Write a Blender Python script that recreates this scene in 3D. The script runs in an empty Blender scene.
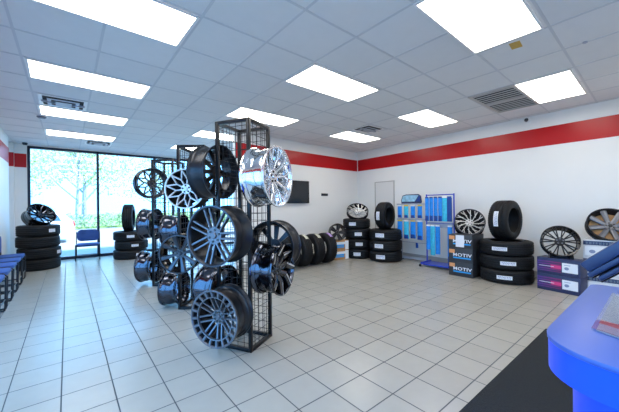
import bpy, bmesh, math, random
from mathutils import Vector, Matrix, Quaternion
random.seed(7)
S = bpy.context.scene
C = S.collection
PI = math.pi
R = math.radians
V = Vector

# ------------------------------------------------------------------ camera
FP, YAW, ROLL, CY, CX = 296.9, R(39.19), R(-0.65), 205.3, 309.5
HC, ZC = 1.348, 2.932            # eye height, ceiling height
cam_d = bpy.data.cameras.new('camera')
cam_d.sensor_width = 36.0
cam_d.lens = 36.0 * FP / 619.0
cam_d.shift_y = -0.7 / 619.0
cam_d.clip_start = 0.05
cam_d.clip_end = 400
cam = bpy.data.objects.new('camera', cam_d)
C.objects.link(cam)
FW = V((math.sin(YAW), math.cos(YAW), 0))
RT = V((math.cos(YAW), -math.sin(YAW), 0))
UP = V((0, 0, 1))
c_r = RT * math.cos(ROLL) + UP * math.sin(ROLL)
c_u = UP * math.cos(ROLL) - RT * math.sin(ROLL)
m = Matrix((c_r, c_u, -FW)).transposed().to_4x4()
m.translation = V((0, 0, HC))
cam.matrix_world = m
S.camera = cam

# ------------------------------------------------------------------ world, sun, exposure
S.view_settings.view_transform = 'Standard'
S.view_settings.look = 'None'
S.view_settings.gamma = 1.0
S.view_settings.use_curve_mapping = False
S.view_settings.exposure = 0.0
SKY = (0.19, 0.52, 1.0)
SKY_S = 6.4
PANEL_S = 8.0
w = bpy.data.worlds.new('sky')
S.world = w
w.use_nodes = True
bg = w.node_tree.nodes['Background']
bg.inputs['Color'].default_value = (*SKY, 1)
bg.inputs['Strength'].default_value = SKY_S
sd = bpy.data.lights.new('sun', 'SUN')
sd.energy = 14.0
sd.angle = R(1.0)
sd.color = (1.0, 0.93, 0.82)
sun = bpy.data.objects.new('sun', sd)
C.objects.link(sun)
sun.rotation_euler = V((-0.62, 0.55, -0.75)).to_track_quat('-Z', 'Y').to_euler()


# ------------------------------------------------------------------ survey helpers
def ray(px, py):
    xr = (px - CX) / FP
    yr = (py - CY) / FP
    X = xr * math.cos(ROLL) + yr * math.sin(ROLL)
    Y = -xr * math.sin(ROLL) + yr * math.cos(ROLL)
    return RT * X + FW - UP * Y


EYE = V((0, 0, HC))


def at_plane(px, py, P, n):
    d = ray(px, py)
    return EYE + d * ((V(P) - EYE).dot(n) / d.dot(n))


def at_z(px, py, z):
    return at_plane(px, py, (0, 0, z), V((0, 0, 1)))


def at_x(px, py, x):
    return at_plane(px, py, (x, 0, 0), V((1, 0, 0)))


def at_y(px, py, y):
    return at_plane(px, py, (0, y, 0), V((0, 1, 0)))


# ------------------------------------------------------------------ materials
def mat(name, col, rough=0.5, metal=0.0, var=0.0, scale=20.0, bump=0.0, bscale=60.0, spec=0.5, coat=0.0, alpha=1.0):
    m = bpy.data.materials.new(name)
    m.use_nodes = True
    nt = m.node_tree
    b = nt.nodes['Principled BSDF']
    b.inputs['Base Color'].default_value = (*col, 1)
    b.inputs['Roughness'].default_value = rough
    b.inputs['Metallic'].default_value = metal
    b.inputs['Specular IOR Level'].default_value = spec
    b.inputs['Coat Weight'].default_value = coat
    b.inputs['Coat Roughness'].default_value = 0.08
    b.inputs['Alpha'].default_value = alpha
    tc = nt.nodes.new('ShaderNodeTexCoord')
    if var > 0:
        n = nt.nodes.new('ShaderNodeTexNoise')
        n.inputs['Scale'].default_value = scale
        n.inputs['Detail'].default_value = 3
        nt.links.new(tc.outputs['Object'], n.inputs['Vector'])
        mr = nt.nodes.new('ShaderNodeMapRange')
        mr.inputs['To Min'].default_value = 1 - var
        mr.inputs['To Max'].default_value = 1 + var
        nt.links.new(n.outputs['Fac'], mr.inputs['Value'])
        mx = nt.nodes.new('ShaderNodeMix')
        mx.data_type = 'RGBA'
        mx.blend_type = 'MULTIPLY'
        mx.inputs['Factor'].default_value = 1
        mx.inputs[6].default_value = (*col, 1)
        nt.links.new(mr.outputs['Result'], mx.inputs[7])
        nt.links.new(mx.outputs[2], b.inputs['Base Color'])
    if bump > 0:
        n2 = nt.nodes.new('ShaderNodeTexNoise')
        n2.inputs['Scale'].default_value = bscale
        n2.inputs['Detail'].default_value = 4
        nt.links.new(tc.outputs['Object'], n2.inputs['Vector'])
        bp = nt.nodes.new('ShaderNodeBump')
        bp.inputs['Strength'].default_value = bump
        bp.inputs['Distance'].default_value = 0.01
        nt.links.new(n2.outputs['Fac'], bp.inputs['Height'])
        nt.links.new(bp.outputs['Normal'], b.inputs['Normal'])
    return m


def emit(name, col, s):
    m = bpy.data.materials.new(name)
    m.use_nodes = True
    b = m.node_tree.nodes['Principled BSDF']
    b.inputs['Base Color'].default_value = (0.9, 0.9, 0.9, 1)
    b.inputs['Emission Color'].default_value = (*col, 1)
    b.inputs['Emission Strength'].default_value = s
    return m


def grid_mat(name, col, line, px, py, ox, oy, lw, rough, var=0.05, bump=0.3, spec=0.5, lrough=0.8, tile_var=0.04, shear=0.0):
    """tiles px by py in object x/y with lines of width lw"""
    m = mat(name, col, rough, 0, 0, spec=spec)
    nt = m.node_tree
    N, L = nt.nodes, nt.links
    b = N['Principled BSDF']
    tc = [n for n in N if n.type == 'TEX_COORD'][0]
    sep = N.new('ShaderNodeSeparateXYZ')
    L.new(tc.outputs['Object'], sep.inputs[0])

    def mth(op, a, bb=None):
        n = N.new('ShaderNodeMath')
        n.operation = op
        for i, v in enumerate((a, bb)):
            if v is None:
                continue
            if isinstance(v, (int, float)):
                n.inputs[i].default_value = v
            else:
                L.new(v, n.inputs[i])
        return n.outputs[0]
    ysh = mth('SUBTRACT', sep.outputs[1], mth('MULTIPLY', mth('SUBTRACT', sep.outputs[0], 2.74), shear))
    fs, ids = [], []
    for out, p, o in ((sep.outputs[0], px, ox), (ysh, py, oy)):
        t = mth('DIVIDE', mth('SUBTRACT', out, o), p)
        fr = mth('FRACT', t)
        ids.append(mth('FLOOR', t))
        d = mth('MINIMUM', fr, mth('SUBTRACT', 1.0, fr))
        fs.append(mth('MULTIPLY', d, p))
    dist = mth('MINIMUM', fs[0], fs[1])
    msk = N.new('ShaderNodeMapRange')
    msk.inputs['From Min'].default_value = lw * 0.4
    msk.inputs['From Max'].default_value = lw * 0.7
    L.new(dist, msk.inputs['Value'])
    wn = N.new('ShaderNodeTexWhiteNoise')
    cb = N.new('ShaderNodeCombineXYZ')
    L.new(ids[0], cb.inputs[0])
    L.new(ids[1], cb.inputs[1])
    L.new(cb.outputs[0], wn.inputs['Vector'])
    ns = N.new('ShaderNodeTexNoise')
    ns.inputs['Scale'].default_value = 9
    ns.inputs['Detail'].default_value = 5
    L.new(tc.outputs['Object'], ns.inputs['Vector'])
    v1 = mth('MULTIPLY', mth('SUBTRACT', wn.outputs['Value'], 0.5), tile_var * 2)
    v2 = mth('MULTIPLY', mth('SUBTRACT', ns.outputs['Fac'], 0.5), var * 2)
    vv = mth('ADD', 1.0, mth('ADD', v1, v2))
    mx = N.new('ShaderNodeMix')
    mx.data_type = 'RGBA'
    mx.blend_type = 'MULTIPLY'
    mx.inputs['Factor'].default_value = 1
    mx.inputs[6].default_value = (*col, 1)
    L.new(vv, mx.inputs[7])
    m2 = N.new('ShaderNodeMix')
    m2.data_type = 'RGBA'
    m2.inputs[6].default_value = (*line, 1)
    L.new(mx.outputs[2], m2.inputs[7])
    L.new(msk.outputs['Result'], m2.inputs['Factor'])
    L.new(m2.outputs[2], b.inputs['Base Color'])
    rr = N.new('ShaderNodeMapRange')
    rr.inputs['To Min'].default_value = lrough
    rr.inputs['To Max'].default_value = rough
    L.new(msk.outputs['Result'], rr.inputs['Value'])
    L.new(rr.outputs['Result'], b.inputs['Roughness'])
    bp = N.new('ShaderNodeBump')
    bp.inputs['Strength'].default_value = bump
    bp.inputs['Distance'].default_value = 0.004
    L.new(msk.outputs['Result'], bp.inputs['Height'])
    n2 = N.new('ShaderNodeTexNoise')
    n2.inputs['Scale'].default_value = 130 if 'ceil' in name else 35
    n2.inputs['Detail'].default_value = 3
    L.new(tc.outputs['Object'], n2.inputs['Vector'])
    b2 = N.new('ShaderNodeBump')
    b2.inputs['Strength'].default_value = 0.5 if 'ceil' in name else 0.03
    b2.inputs['Distance'].default_value = 0.004
    L.new(n2.outputs['Fac'], b2.inputs['Height'])
    L.new(bp.outputs['Normal'], b2.inputs['Normal'])
    L.new(b2.outputs['Normal'], b.inputs['Normal'])
    return m


T = 0.3048
M = {}
M['wall'] = mat('wall_paint', (0.84, 0.84, 0.82), 0.55, var=0.02, scale=3, bump=0.04, bscale=200)
M['red'] = mat('red_paint', (0.50, 0.008, 0.012), 0.3, spec=.35, var=0.03, scale=4)
M['floor'] = grid_mat('floor_tile', (0.40, 0.385, 0.345), (0.07, 0.075, 0.08), T, T * 0.9925, 4.8497 * T, 7.1513 * T, 0.008, 0.25, tile_var=0.035)
M['ceil'] = grid_mat('ceiling_tile', (0.76, 0.77, 0.78), (0.6, 0.61, 0.63), 0.6213, 0.607, -0.359, 4.325, 0.004, 0.95, shear=.02, bump=0.6, tile_var=0.02, var=0.03, lrough=0.9)
M['tbar'] = mat('ceiling_bar', (0.60, 0.62, 0.65), 0.5)
M['trim'] = mat('trim_paint', (0.75, 0.74, 0.72), 0.45)
M['base'] = mat('baseboard_vinyl', (0.35, 0.35, 0.36), 0.5)
M['frame'] = mat('dark_window_frame', (0.012, 0.02, 0.045), 0.4, 0.4)
M['panel'] = emit('lamp_diffuser', (1.0, 0.94, 0.84), PANEL_S)
M['white'] = mat('white_plastic', (0.82, 0.82, 0.82), 0.35)
M['paper'] = mat('white_paper', (0.85, 0.86, 0.9), 0.6, var=0.03)
M['ink'] = mat('grey_print', (0.25, 0.3, 0.45), 0.6)
M['rubber'] = mat('tyre_rubber', (0.006, 0.007, 0.009), 0.6, var=0.25, scale=30, bump=0.15, bscale=120, spec=.3)
M['tread'] = mat('tyre_tread', (0.010, 0.011, 0.013), 0.7, var=0.3, scale=60, bump=0.9, bscale=90)
M['black'] = mat('black_gloss', (0.008, 0.009, 0.012), 0.18, 0.0, coat=0.8)
M['matteblk'] = mat('matte_black_barrel', (0.012, 0.013, 0.016), 0.75, spec=.15)
M['satin'] = mat('satin_black_metal', (0.03, 0.033, 0.04), 0.3, 0.7)
M['gun'] = mat('gunmetal', (0.07, 0.08, 0.10), 0.3, 0.9)
M['gun2'] = mat('light_gunmetal', (0.17, 0.185, 0.22), 0.42, 0.9)
M['bronze'] = mat('dark_bronze', (0.03, 0.032, 0.036), 0.32, 0.7)
M['silver'] = mat('machined_silver', (0.62, 0.63, 0.65), 0.38, 0.85)
M['chrome'] = mat('polished_chrome', (0.88, 0.90, 0.93), 0.11, 1.0)
M['chromeface'] = mat('polished_face', (0.80, 0.82, 0.85), 0.24, 1.0)
M['dchrome'] = mat('dark_chrome', (0.09, 0.10, 0.13), 0.12, 1.0)
M['rack'] = mat('rack_black_steel', (0.012, 0.014, 0.018), 0.35, 0.5)
M['blue'] = mat('counter_blue_laminate', (0.004, 0.085, 0.95), 0.32, var=0.02)
M['bluetop'] = mat('counter_top_sheen_blue', (0.05, 0.12, 0.46), 0.38, var=0.02)  # same laminate as the sides, with the top's reflected sheen put into the colour
M['matt'] = mat('floor_mat_fibre', (0.013, 0.016, 0.019), 0.95, var=0.6, scale=90, bump=1.0, bscale=160)
M['fabric'] = mat('blue_fabric', (0.025, 0.085, 0.32), 0.75, var=0.15, scale=120, bump=0.3, bscale=250)
M['navy'] = mat('navy_vinyl', (0.03, 0.058, 0.16), 0.38, var=0.05)
M['ctube'] = mat('black_chair_tube', (0.01, 0.012, 0.02), 0.3, 0.3)
M['screen'] = mat('tv_screen', (0.012, 0.015, 0.02), 0.12)
M['card'] = mat('charcoal_carton', (0.035, 0.038, 0.045), 0.5, var=0.05)
M['kraft'] = mat('brown_cardboard', (0.50, 0.28, 0.12), 0.8, var=0.06)
M['orange'] = mat('orange_sticker', (0.75, 0.33, 0.12), 0.6)
M['cyan'] = mat('cyan_print', (0.02, 0.35, 0.80), 0.5)
M['print'] = mat('white_print', (0.85, 0.87, 0.9), 0.5)
M['navyc'] = mat('navy_carton', (0.022, 0.032, 0.10), 0.45, var=0.15, scale=25)
M['pink'] = mat('pink_print', (0.75, 0.05, 0.22), 0.5)
M['purple'] = mat('purple_print', (0.25, 0.05, 0.45), 0.5)
M['wcard'] = mat('white_carton', (0.72, 0.74, 0.77), 0.5, var=0.04)
M['wblue'] = mat('blue_package', (0.012, 0.25, 0.78), 0.3, var=0.3, scale=18)
M['wcyan'] = mat('cyan_package', (0.05, 0.5, 0.72), 0.25, var=0.3, scale=25)
M['wdark'] = mat('dark_blue_package', (0.01, 0.05, 0.28), 0.3, var=0.2, scale=18)
M['yellow'] = mat('yellow_print', (0.75, 0.55, 0.05), 0.5)
M['grey'] = mat('grey_steel', (0.40, 0.43, 0.52), 0.4, 0.3)
M['bluesteel'] = mat('blue_painted_steel', (0.03, 0.06, 0.50), 0.35, 0.2)
M['vent'] = mat('vent_paint', (0.50, 0.48, 0.46), 0.45)
M['ventdark'] = mat('vent_cavity', (0.03, 0.03, 0.03), 0.9)
M['sticker'] = mat('yellow_sticker', (0.60, 0.36, 0.05), 0.5, var=0.3, scale=60)
M['asphalt'] = mat('asphalt', (0.30, 0.30, 0.30), 0.9, var=0.1, scale=2)
M['concrete'] = mat('concrete', (0.24, 0.24, 0.235), 0.9, var=0.06, scale=3)
M['grass'] = mat('lawn_grass', (0.22, 0.33, 0.10), 0.9, var=0.3, scale=6)
M['bark'] = mat('tree_bark', (0.22, 0.24, 0.28), 0.9, var=0.2)
M['leaf'] = mat('tree_leaf', (0.30, 0.40, 0.17), 0.6, var=0.35, scale=1.5)
M['leaf2'] = mat('tree_leaf_pale', (0.40, 0.46, 0.22), 0.6, var=0.35, scale=1.5)
M['hedge'] = mat('hedge_leaf', (0.22, 0.34, 0.17), 0.7, var=0.4, scale=4)
M['carpaint'] = mat('white_car_paint', (0.75, 0.78, 0.82), 0.25, coat=0.6)
M['carglass'] = mat('car_glass', (0.05, 0.12, 0.2), 0.05)
M['tail'] = mat('red_tail_lens', (0.6, 0.02, 0.02), 0.3)
M['brochure'] = mat('brochure_print', (0.14, 0.20, 0.34), 0.25, var=0.5, scale=6)
M['brred'] = mat('brochure_red', (0.45, 0.08, 0.12), 0.3, var=0.3, scale=30)

sm_ = mat('streak_print', (.25, .05, .4), .5)
M['streak'] = sm_
nt = sm_.node_tree
tc_ = [n for n in nt.nodes if n.type == 'TEX_COORD'][0]
sx_ = nt.nodes.new('ShaderNodeSeparateXYZ')
nt.links.new(tc_.outputs['Object'], sx_.inputs[0])
cr_ = nt.nodes.new('ShaderNodeValToRGB')
cr_.color_ramp.elements[0].color = (.10, .03, .30, 1)
cr_.color_ramp.elements[1].position = .3
cr_.color_ramp.elements[1].color = (.30, .02, .12, 1)
nt.links.new(sx_.outputs[0], cr_.inputs[0])
wv_ = nt.nodes.new('ShaderNodeTexWave')
wv_.bands_direction = 'Z'
wv_.inputs['Scale'].default_value = 9
wv_.inputs['Distortion'].default_value = 1.5
nt.links.new(tc_.outputs['Object'], wv_.inputs['Vector'])
mm_ = nt.nodes.new('ShaderNodeMix')
mm_.data_type = 'RGBA'
mm_.inputs[6].default_value = (.022, .032, .10, 1)
nt.links.new(cr_.outputs[0], mm_.inputs[7])
nt.links.new(wv_.outputs['Fac'], mm_.inputs['Factor'])
nt.links.new(mm_.outputs[2], nt.nodes['Principled BSDF'].inputs['Base Color'])

g = bpy.data.materials.new('clear_glass')
g.use_nodes = True
nt = g.node_tree
nt.nodes.clear()
o_ = nt.nodes.new('ShaderNodeOutputMaterial')
tr = nt.nodes.new('ShaderNodeBsdfTransparent')
tr.inputs[0].default_value = (0.93, 0.96, 0.96, 1)
gl = nt.nodes.new('ShaderNodeBsdfGlossy')
gl.inputs['Roughness'].default_value = 0.02
mxs = nt.nodes.new('ShaderNodeMixShader')
lw_ = nt.nodes.new('ShaderNodeLayerWeight')
pw_ = nt.nodes.new('ShaderNodeMath')
pw_.operation = 'POWER'
pw_.inputs[1].default_value = 4.0
ad_ = nt.nodes.new('ShaderNodeMath')
ad_.operation = 'MULTIPLY_ADD'
ad_.inputs[1].default_value = 0.6
ad_.inputs[2].default_value = 0.035
nt.links.new(lw_.outputs['Facing'], pw_.inputs[0])
nt.links.new(pw_.outputs[0], ad_.inputs[0])
nt.links.new(ad_.outputs[0], mxs.inputs[0])
nt.links.new(tr.outputs[0], mxs.inputs[1])
nt.links.new(gl.outputs[0], mxs.inputs[2])
nt.links.new(mxs.outputs[0], o_.inputs[0])
M['glass'] = g

ac = g.copy()
ac.name = 'clear_acrylic'
[n for n in ac.node_tree.nodes if n.type == 'BSDF_TRANSPARENT'][0].inputs[0].default_value = (0.9, 0.93, 0.96, 1)
M['acrylic'] = ac


# ------------------------------------------------------------------ mesh helpers
class MB:
    def __init__(s):
        s.v, s.f, s.mi, s.mats = [], [], [], []

    def slot(s, m):
        if m not in s.mats:
            s.mats.append(m)
        return s.mats.index(m)

    def add(s, vs, fs, m=None, X=None):
        o = len(s.v)
        s.v += [(X @ V(p)) if X is not None else V(p) for p in vs]
        s.f += [tuple(i + o for i in f) for f in fs]
        k = s.slot(m)
        s.mi += [k] * len(fs)
        return s

    def box(s, x0, x1, y0, y1, z0, z1, m=None, X=None):
        vs = [(x, y, z) for x in (x0, x1) for y in (y0, y1) for z in (z0, z1)]
        fs = [(0, 1, 3, 2), (4, 6, 7, 5), (0, 4, 5, 1), (2, 3, 7, 6), (0, 2, 6, 4), (1, 5, 7, 3)]
        return s.add(vs, fs, m, X)

    def tube(s, pts, r, n=10, m=None, closed=False, X=None):
        pts = [V(p) for p in pts]
        vs, fs = [], []
        N = len(pts)
        ref = None
        for i, p in enumerate(pts):
            if closed:
                t = (pts[(i + 1) % N] - pts[i - 1]).normalized()
            else:
                t = (pts[min(i + 1, N - 1)] - pts[max(i - 1, 0)]).normalized()
            if ref is None:
                a = V((0, 0, 1)) if abs(t.z) < 0.9 else V((1, 0, 0))
                ref = t.cross(a).normalized()
            ref = (ref - t * ref.dot(t)).normalized()
            b = t.cross(ref)
            rr = r[i] if isinstance(r, (list, tuple)) else r
            for k in range(n):
                an = 2 * PI * k / n
                vs.append(p + (ref * math.cos(an) + b * math.sin(an)) * rr)
        for i in range(N if closed else N - 1):
            j = (i + 1) % N
            for k in range(n):
                k2 = (k + 1) % n
                fs.append((i * n + k, i * n + k2, j * n + k2, j * n + k))
        if not closed:
            fs.append(tuple(range(n))[::-1])
            fs.append(tuple((N - 1) * n + k for k in range(n)))
        return s.add(vs, fs, m, X)

    def lathe(s, prof, n=48, m=None, X=None, closed=False, mod=None):
        """profile of (r, z) about local z"""
        vs, fs = [], []
        P = len(prof)
        for k in range(n):
            a = 2 * PI * k / n
            for j, (r, z) in enumerate(prof):
                if mod:
                    r = mod(k, j, r)
                vs.append((r * math.cos(a), r * math.sin(a), z))
        for k in range(n):
            k2 = (k + 1) % n
            for j in range(P if closed else P - 1):
                j2 = (j + 1) % P
                fs.append((k * P + j, k2 * P + j, k2 * P + j2, k * P + j2))
        if not closed:
            if prof[0][0] > 1e-5:
                fs.append(tuple(k * P for k in range(n))[::-1])
            if prof[-1][0] > 1e-5:
                fs.append(tuple(k * P + P - 1 for k in range(n)))
        return s.add(vs, fs, m, X)

    def prism(s, poly, z0, z1, m=None, X=None):
        n = len(poly)
        vs = [(x, y, z0) for x, y in poly] + [(x, y, z1) for x, y in poly]
        fs = [tuple(range(n))[::-1], tuple(range(n, 2 * n))]
        fs += [(i, (i + 1) % n, n + (i + 1) % n, n + i) for i in range(n)]
        return s.add(vs, fs, m, X)

    def mesh(s, name, smooth=True, bevel=0, ang=35):
        me = bpy.data.meshes.new(name)
        me.from_pydata([tuple(p) for p in s.v], [], s.f)
        for m in s.mats:
            me.materials.append(m)
        me.polygons.foreach_set('material_index', s.mi)
        bm = bmesh.new()
        bm.from_mesh(me)
        bmesh.ops.remove_doubles(bm, verts=bm.verts, dist=1e-6)
        bmesh.ops.recalc_face_normals(bm, faces=bm.faces)
        if bevel > 0:
            es = [e for e in bm.edges if len(e.link_faces) == 2 and e.calc_face_angle(0) > 0.6]
            bmesh.ops.bevel(bm, geom=es, offset=bevel, segments=2, affect='EDGES', profile=0.5)
        bm.to_mesh(me)
        bm.free()
        if smooth:
            me.polygons.foreach_set('use_smooth', [True] * len(me.polygons))
            me.set_sharp_from_angle(angle=R(ang))
        return me

    def obj(s, name, parent=None, smooth=True, bevel=0, ang=35, label=None):
        o = bpy.data.objects.new(name, s.mesh(name, smooth, bevel, ang))
        C.objects.link(o)
        if parent:
            o.parent = parent
        if label:
            o['label'] = label
        return o


def tag(o, label, cat, group=None, kind=None):
    o['label'] = label
    o['category'] = cat
    if group:
        o['group'] = group
    if kind:
        o['kind'] = kind
    return o


def thing(name, label, cat, loc=(0, 0, 0), rot=None, group=None):
    o = bpy.data.objects.new(name, None)
    o.empty_display_size = 0.1
    C.objects.link(o)
    if rot is not None:
        X = rot.to_4x4()
        X.translation = V(loc)
        o.matrix_world = X
    else:
        o.location = loc
    return tag(o, label, cat, group)


def struct(o):
    o['kind'] = 'structure'
    return o


def copy_tree(o, parent=None):
    c = o.copy()
    C.objects.link(c)
    c.parent = parent
    for ch in o.children:
        copy_tree(ch, c)
    return c


def rz(a):
    return Matrix.Rotation(a, 3, 'Z')


def frame_z(n, up=UP):
    """rotation whose local z is n and whose local y leans to up"""
    n = V(n).normalized()
    x = V(up).cross(n).normalized()
    y = n.cross(x)
    return Matrix((x, y, n)).transposed()


def text_mesh(txt, size, m, name, parent, X, depth=0.001, shear=0.0, sx=1.0, offset=0.0):
    cu = bpy.data.curves.new(name, 'FONT')
    cu.body = txt
    cu.size = size
    cu.extrude = depth
    cu.shear = shear
    cu.offset = offset
    cu.space_character = 1.08
    cu.align_x = 'LEFT'
    t = bpy.data.objects.new(name, cu)
    C.objects.link(t)
    bpy.context.view_layer.update()
    me = bpy.data.meshes.new_from_object(t.evaluated_get(bpy.context.evaluated_depsgraph_get()))
    bpy.data.objects.remove(t)
    for v in me.vertices:
        v.co.x *= sx
    me.materials.clear()
    me.materials.append(m)
    me.transform(X)
    o = bpy.data.objects.new(name, me)
    C.objects.link(o)
    o.parent = parent
    return o


# ------------------------------------------------------------------ room shell
WX0, WK = 6.532, 0.0492      # right wall x = WX0 + WK*y
TY0, TK = 5.608, 0.067       # partition y = TY0 + TK*x
XL, YB, YW = -1.0, -3.2, 10.05
SZ0, SZ1 = 2.357, 2.69       # red stripe


def wx(y):
    return WX0 + WK * y


def ty(x):
    return TY0 + TK * x


XE = 5.6   # closure east of the far bay
fl = MB()
fl.prism([(XL - .15, YB - .15), (wx(YB) + .15, YB - .15), (wx(7) + .15, YW + .05), (XL - .4, YW + .05)], -0.1, 0, M['floor'])
struct(fl.obj('floor', smooth=False))
ce = MB()
ce.prism([(XL - .5, YB - .2), (wx(YB) + .2, YB - .2), (wx(7) + .2, YW + .2), (XL - .5, YW + .2)], ZC, ZC + 0.12, M['ceil'])
ceil = struct(ce.obj('ceiling', smooth=False))
tb = MB()
GX, GY, DX, DY = -0.359, 4.325, 0.6213, 0.607
for k in range(-1, 12, 1):
    x = GX + k * DX
    if x < XL + 0.02 or x > 6.9:
        continue
    y1 = YW - 0.02
    if x > 5.55:
        y1 = ty(x) - 0.01
    y0 = YB
    if x > wx(YB):
        y0 = (x - WX0) / WK
    if y0 < y1:
        tb.box(x - .011, x + .011, y0 + .01, y1, ZC - .004, ZC + .001, M['tbar'])
for k in range(-13, 10):
    y = GY + k * DY
    if YB < y < YW - .05:
        xa_, xb_ = XL + .01, (wx(y) if y < 5.6 else XE) - .01
        sa_, sb_ = y + .02 * (xa_ - 2.74), y + .02 * (xb_ - 2.74)
        tb.prism([(xa_, sa_ - .011), (xb_, sb_ - .011), (xb_, sb_ + .011), (xa_, sa_ + .011)], ZC - .0035, ZC + .0005, M['tbar'])
tb.obj('ceiling_grid', ceil, smooth=False)


def wall_seg(mb, P0, P1, th, z0, z1, m):
    """vertical slab whose visible face runs P0->P1, thickness on the left side"""
    a, b = V((*P0, 0)), V((*P1, 0))
    t = (b - a).normalized()
    n = V((-t.y, t.x, 0)) * th
    q = [a, b, b + n, a + n]
    mb.prism([(p.x, p.y) for p in q], z0, z1, m)


# right wall
wr = MB()
wall_seg(wr, (wx(6.25), 6.25), (wx(YB - .15), YB - .15), 0.15, 0, ZC, M['wall'])
struct(wr.obj('wall_right', smooth=False))
t = MB()
n_ = V((-1, WK, 0)).normalized()
a, b = V((wx(6.03), 6.03, 0)), V((wx(YB), YB, 0))
t.prism([(p.x, p.y) for p in (a, b, b + n_ * .003, a + n_ * .003)], SZ0, SZ1, M['red'])
struct(t.obj('trim_1', smooth=False))
t = MB()
t.prism([(p.x, p.y) for p in (a, b, b + n_ * .008, a + n_ * .008)], 0, 0.1, M['base'])
struct(t.obj('baseboard_right', smooth=False))
# partition (far) wall carrying the television
PX0 = 2.75
wf = MB()
pts = [(PX0, ty(PX0)), (wx(6.06), ty(6.83)), (wx(6.06), ty(6.83) + .15), (PX0, ty(PX0) + .15)]
wf.prism(pts, 0, ZC, M['wall'])
struct(wf.obj('wall_back', smooth=False))
t = MB()
e = .003
t.prism([(PX0, ty(PX0) - e), (wx(6.06) - .004, ty(6.83) - e), (wx(6.06) - .004, ty(6.83)), (PX0, ty(PX0))], SZ0, SZ1, M['red'])
struct(t.obj('trim_2', smooth=False))
t = MB()
e = .008
t.prism([(PX0, ty(PX0) - e), (wx(6.06) - .01, ty(6.83) - e), (wx(6.06) - .01, ty(6.83)), (PX0, ty(PX0))], 0, .1, M['base'])
struct(t.obj('baseboard_back', smooth=False))
# closure of the bay behind the partition
t = MB()
t.box(XE, XE + .12, ty(XE) + .15, YW, 0, ZC, M['wall'])
struct(t.obj('wall_side', smooth=False))

# left wall: low header and shop windows, solid pier at the end
wl = MB()
wl.box(XL - .15, XL, YB - .15, 9.3, 2.3, ZC, M['wall'])
wl.box(XL - .15, XL, 7.0, 9.3, 0, 2.3, M['wall'])
wl.box(XL - .15, XL, YB - .15, -2.6, 0, 2.3, M['wall'])
wl.box(XL - .15, XL, -2.6, 7.0, 0, 0.12, M['wall'])
struct(wl.obj('wall_left', smooth=False))
t = MB()
t.box(XL, XL + .003, YB, 9.3, SZ0, SZ1, M['red'])
struct(t.obj('trim_3', smooth=False))
t = MB()
t.box(XL, XL + .008, 7.0, 9.3, 0, .1, M['base'])
struct(t.obj('baseboard_left', smooth=False))
win = MB()
ys = [-2.6 + i * 1.6 for i in range(7)]
for y in ys:
    win.box(XL - .12, XL - .03, y - .03, y + .03, .12, 2.3, M['frame'])
win.box(XL - .12, XL - .03, -2.6, 7.0, .12, .18, M['frame'])
win.box(XL - .12, XL - .03, -2.6, 7.0, 2.24, 2.3, M['frame'])
wo = struct(win.obj('window_2', smooth=False))
for i in range(6):
    gp = MB()
    gp.box(XL - .08, XL - .074, ys[i] + .03, ys[i + 1] - .03, .18, 2.24, M['glass'])
    gp.obj('glass_pane', wo, smooth=False)

# wall behind the camera with shop windows
wb = MB()
xe = wx(YB)
wb.box(XL - .15, xe + .15, YB - .15, YB, 2.4, ZC, M['wall'])
wb.box(XL - .15, -0.6, YB - .15, YB, 0, 2.4, M['wall'])
wb.box(2.2, xe + .15, YB - .15, YB, 0, 2.4, M['wall'])
wb.box(-0.6, 2.2, YB - .15, YB, 0, .12, M['wall'])
struct(wb.obj('wall_front', smooth=False))
win = MB()
xs = [-0.6 + 1.4 * i for i in range(3)]
for x in xs:
    win.box(x - .03, x + .03, YB - .12, YB - .03, .12, 2.4, M['frame'])
win.box(-.6, 2.2, YB - .12, YB - .03, .12, .18, M['frame'])
win.box(-.6, 2.2, YB - .12, YB - .03, 2.34, 2.4, M['frame'])
wo = struct(win.obj('window_3', smooth=False))
for i in range(2):
    gp = MB()
    gp.box(xs[i] + .03, xs[i + 1] - .03, YB - .08, YB - .074, .18, 2.34, M['glass'])
    gp.obj('glass_pane', wo, smooth=False)

# window wall
ww = MB()
ww.box(XL - .45, -0.76, YW, YW + .15, 0, ZC, M['wall'])
ww.box(-0.76, XE + .12, YW, YW + .15, 2.9, ZC, M['wall'])
ww.box(XL - .45, XL - .3, 9.3, YW, 0, ZC, M['wall'])
ww.box(XL - .3, XL - .15, 9.3, 9.45, 0, ZC, M['wall'])
ww.box(XL - .25, -0.985, 9.93, YW, 0, ZC, M['wall'])
struct(ww.obj('wall_window', smooth=False))
t = MB()
t.box(-0.985, -0.77, YW - .003, YW, SZ0, SZ1, M['red'])
t.box(XL - .25, -0.982, 9.927, 9.93, SZ0, SZ1, M['red'])
struct(t.obj('trim_4', smooth=False))
mull = [-0.735, 0.66, 2.09, 3.5, 4.92]
win = MB()
for x in mull:
    win.box(x - .028, x + .028, YW + .01, YW + .12, 0, 2.9, M['frame'])
win.box(-0.76, XE, YW + .01, YW + .12, 0.0, 0.07, M['frame'])
win.box(-0.76, XE, YW + .01, YW + .12, 2.84, 2.9, M['frame'])
wo = struct(win.obj('window_1', smooth=False))
for i in range(5):
    gp = MB()
    x1 = (mull + [XE])[i + 1]
    gp.box(mull[i] + .028, x1 - .028, YW + .06, YW + .066, .07, 2.84, M['glass'])
    gp.obj('glass_pane', wo, smooth=False)

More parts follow.
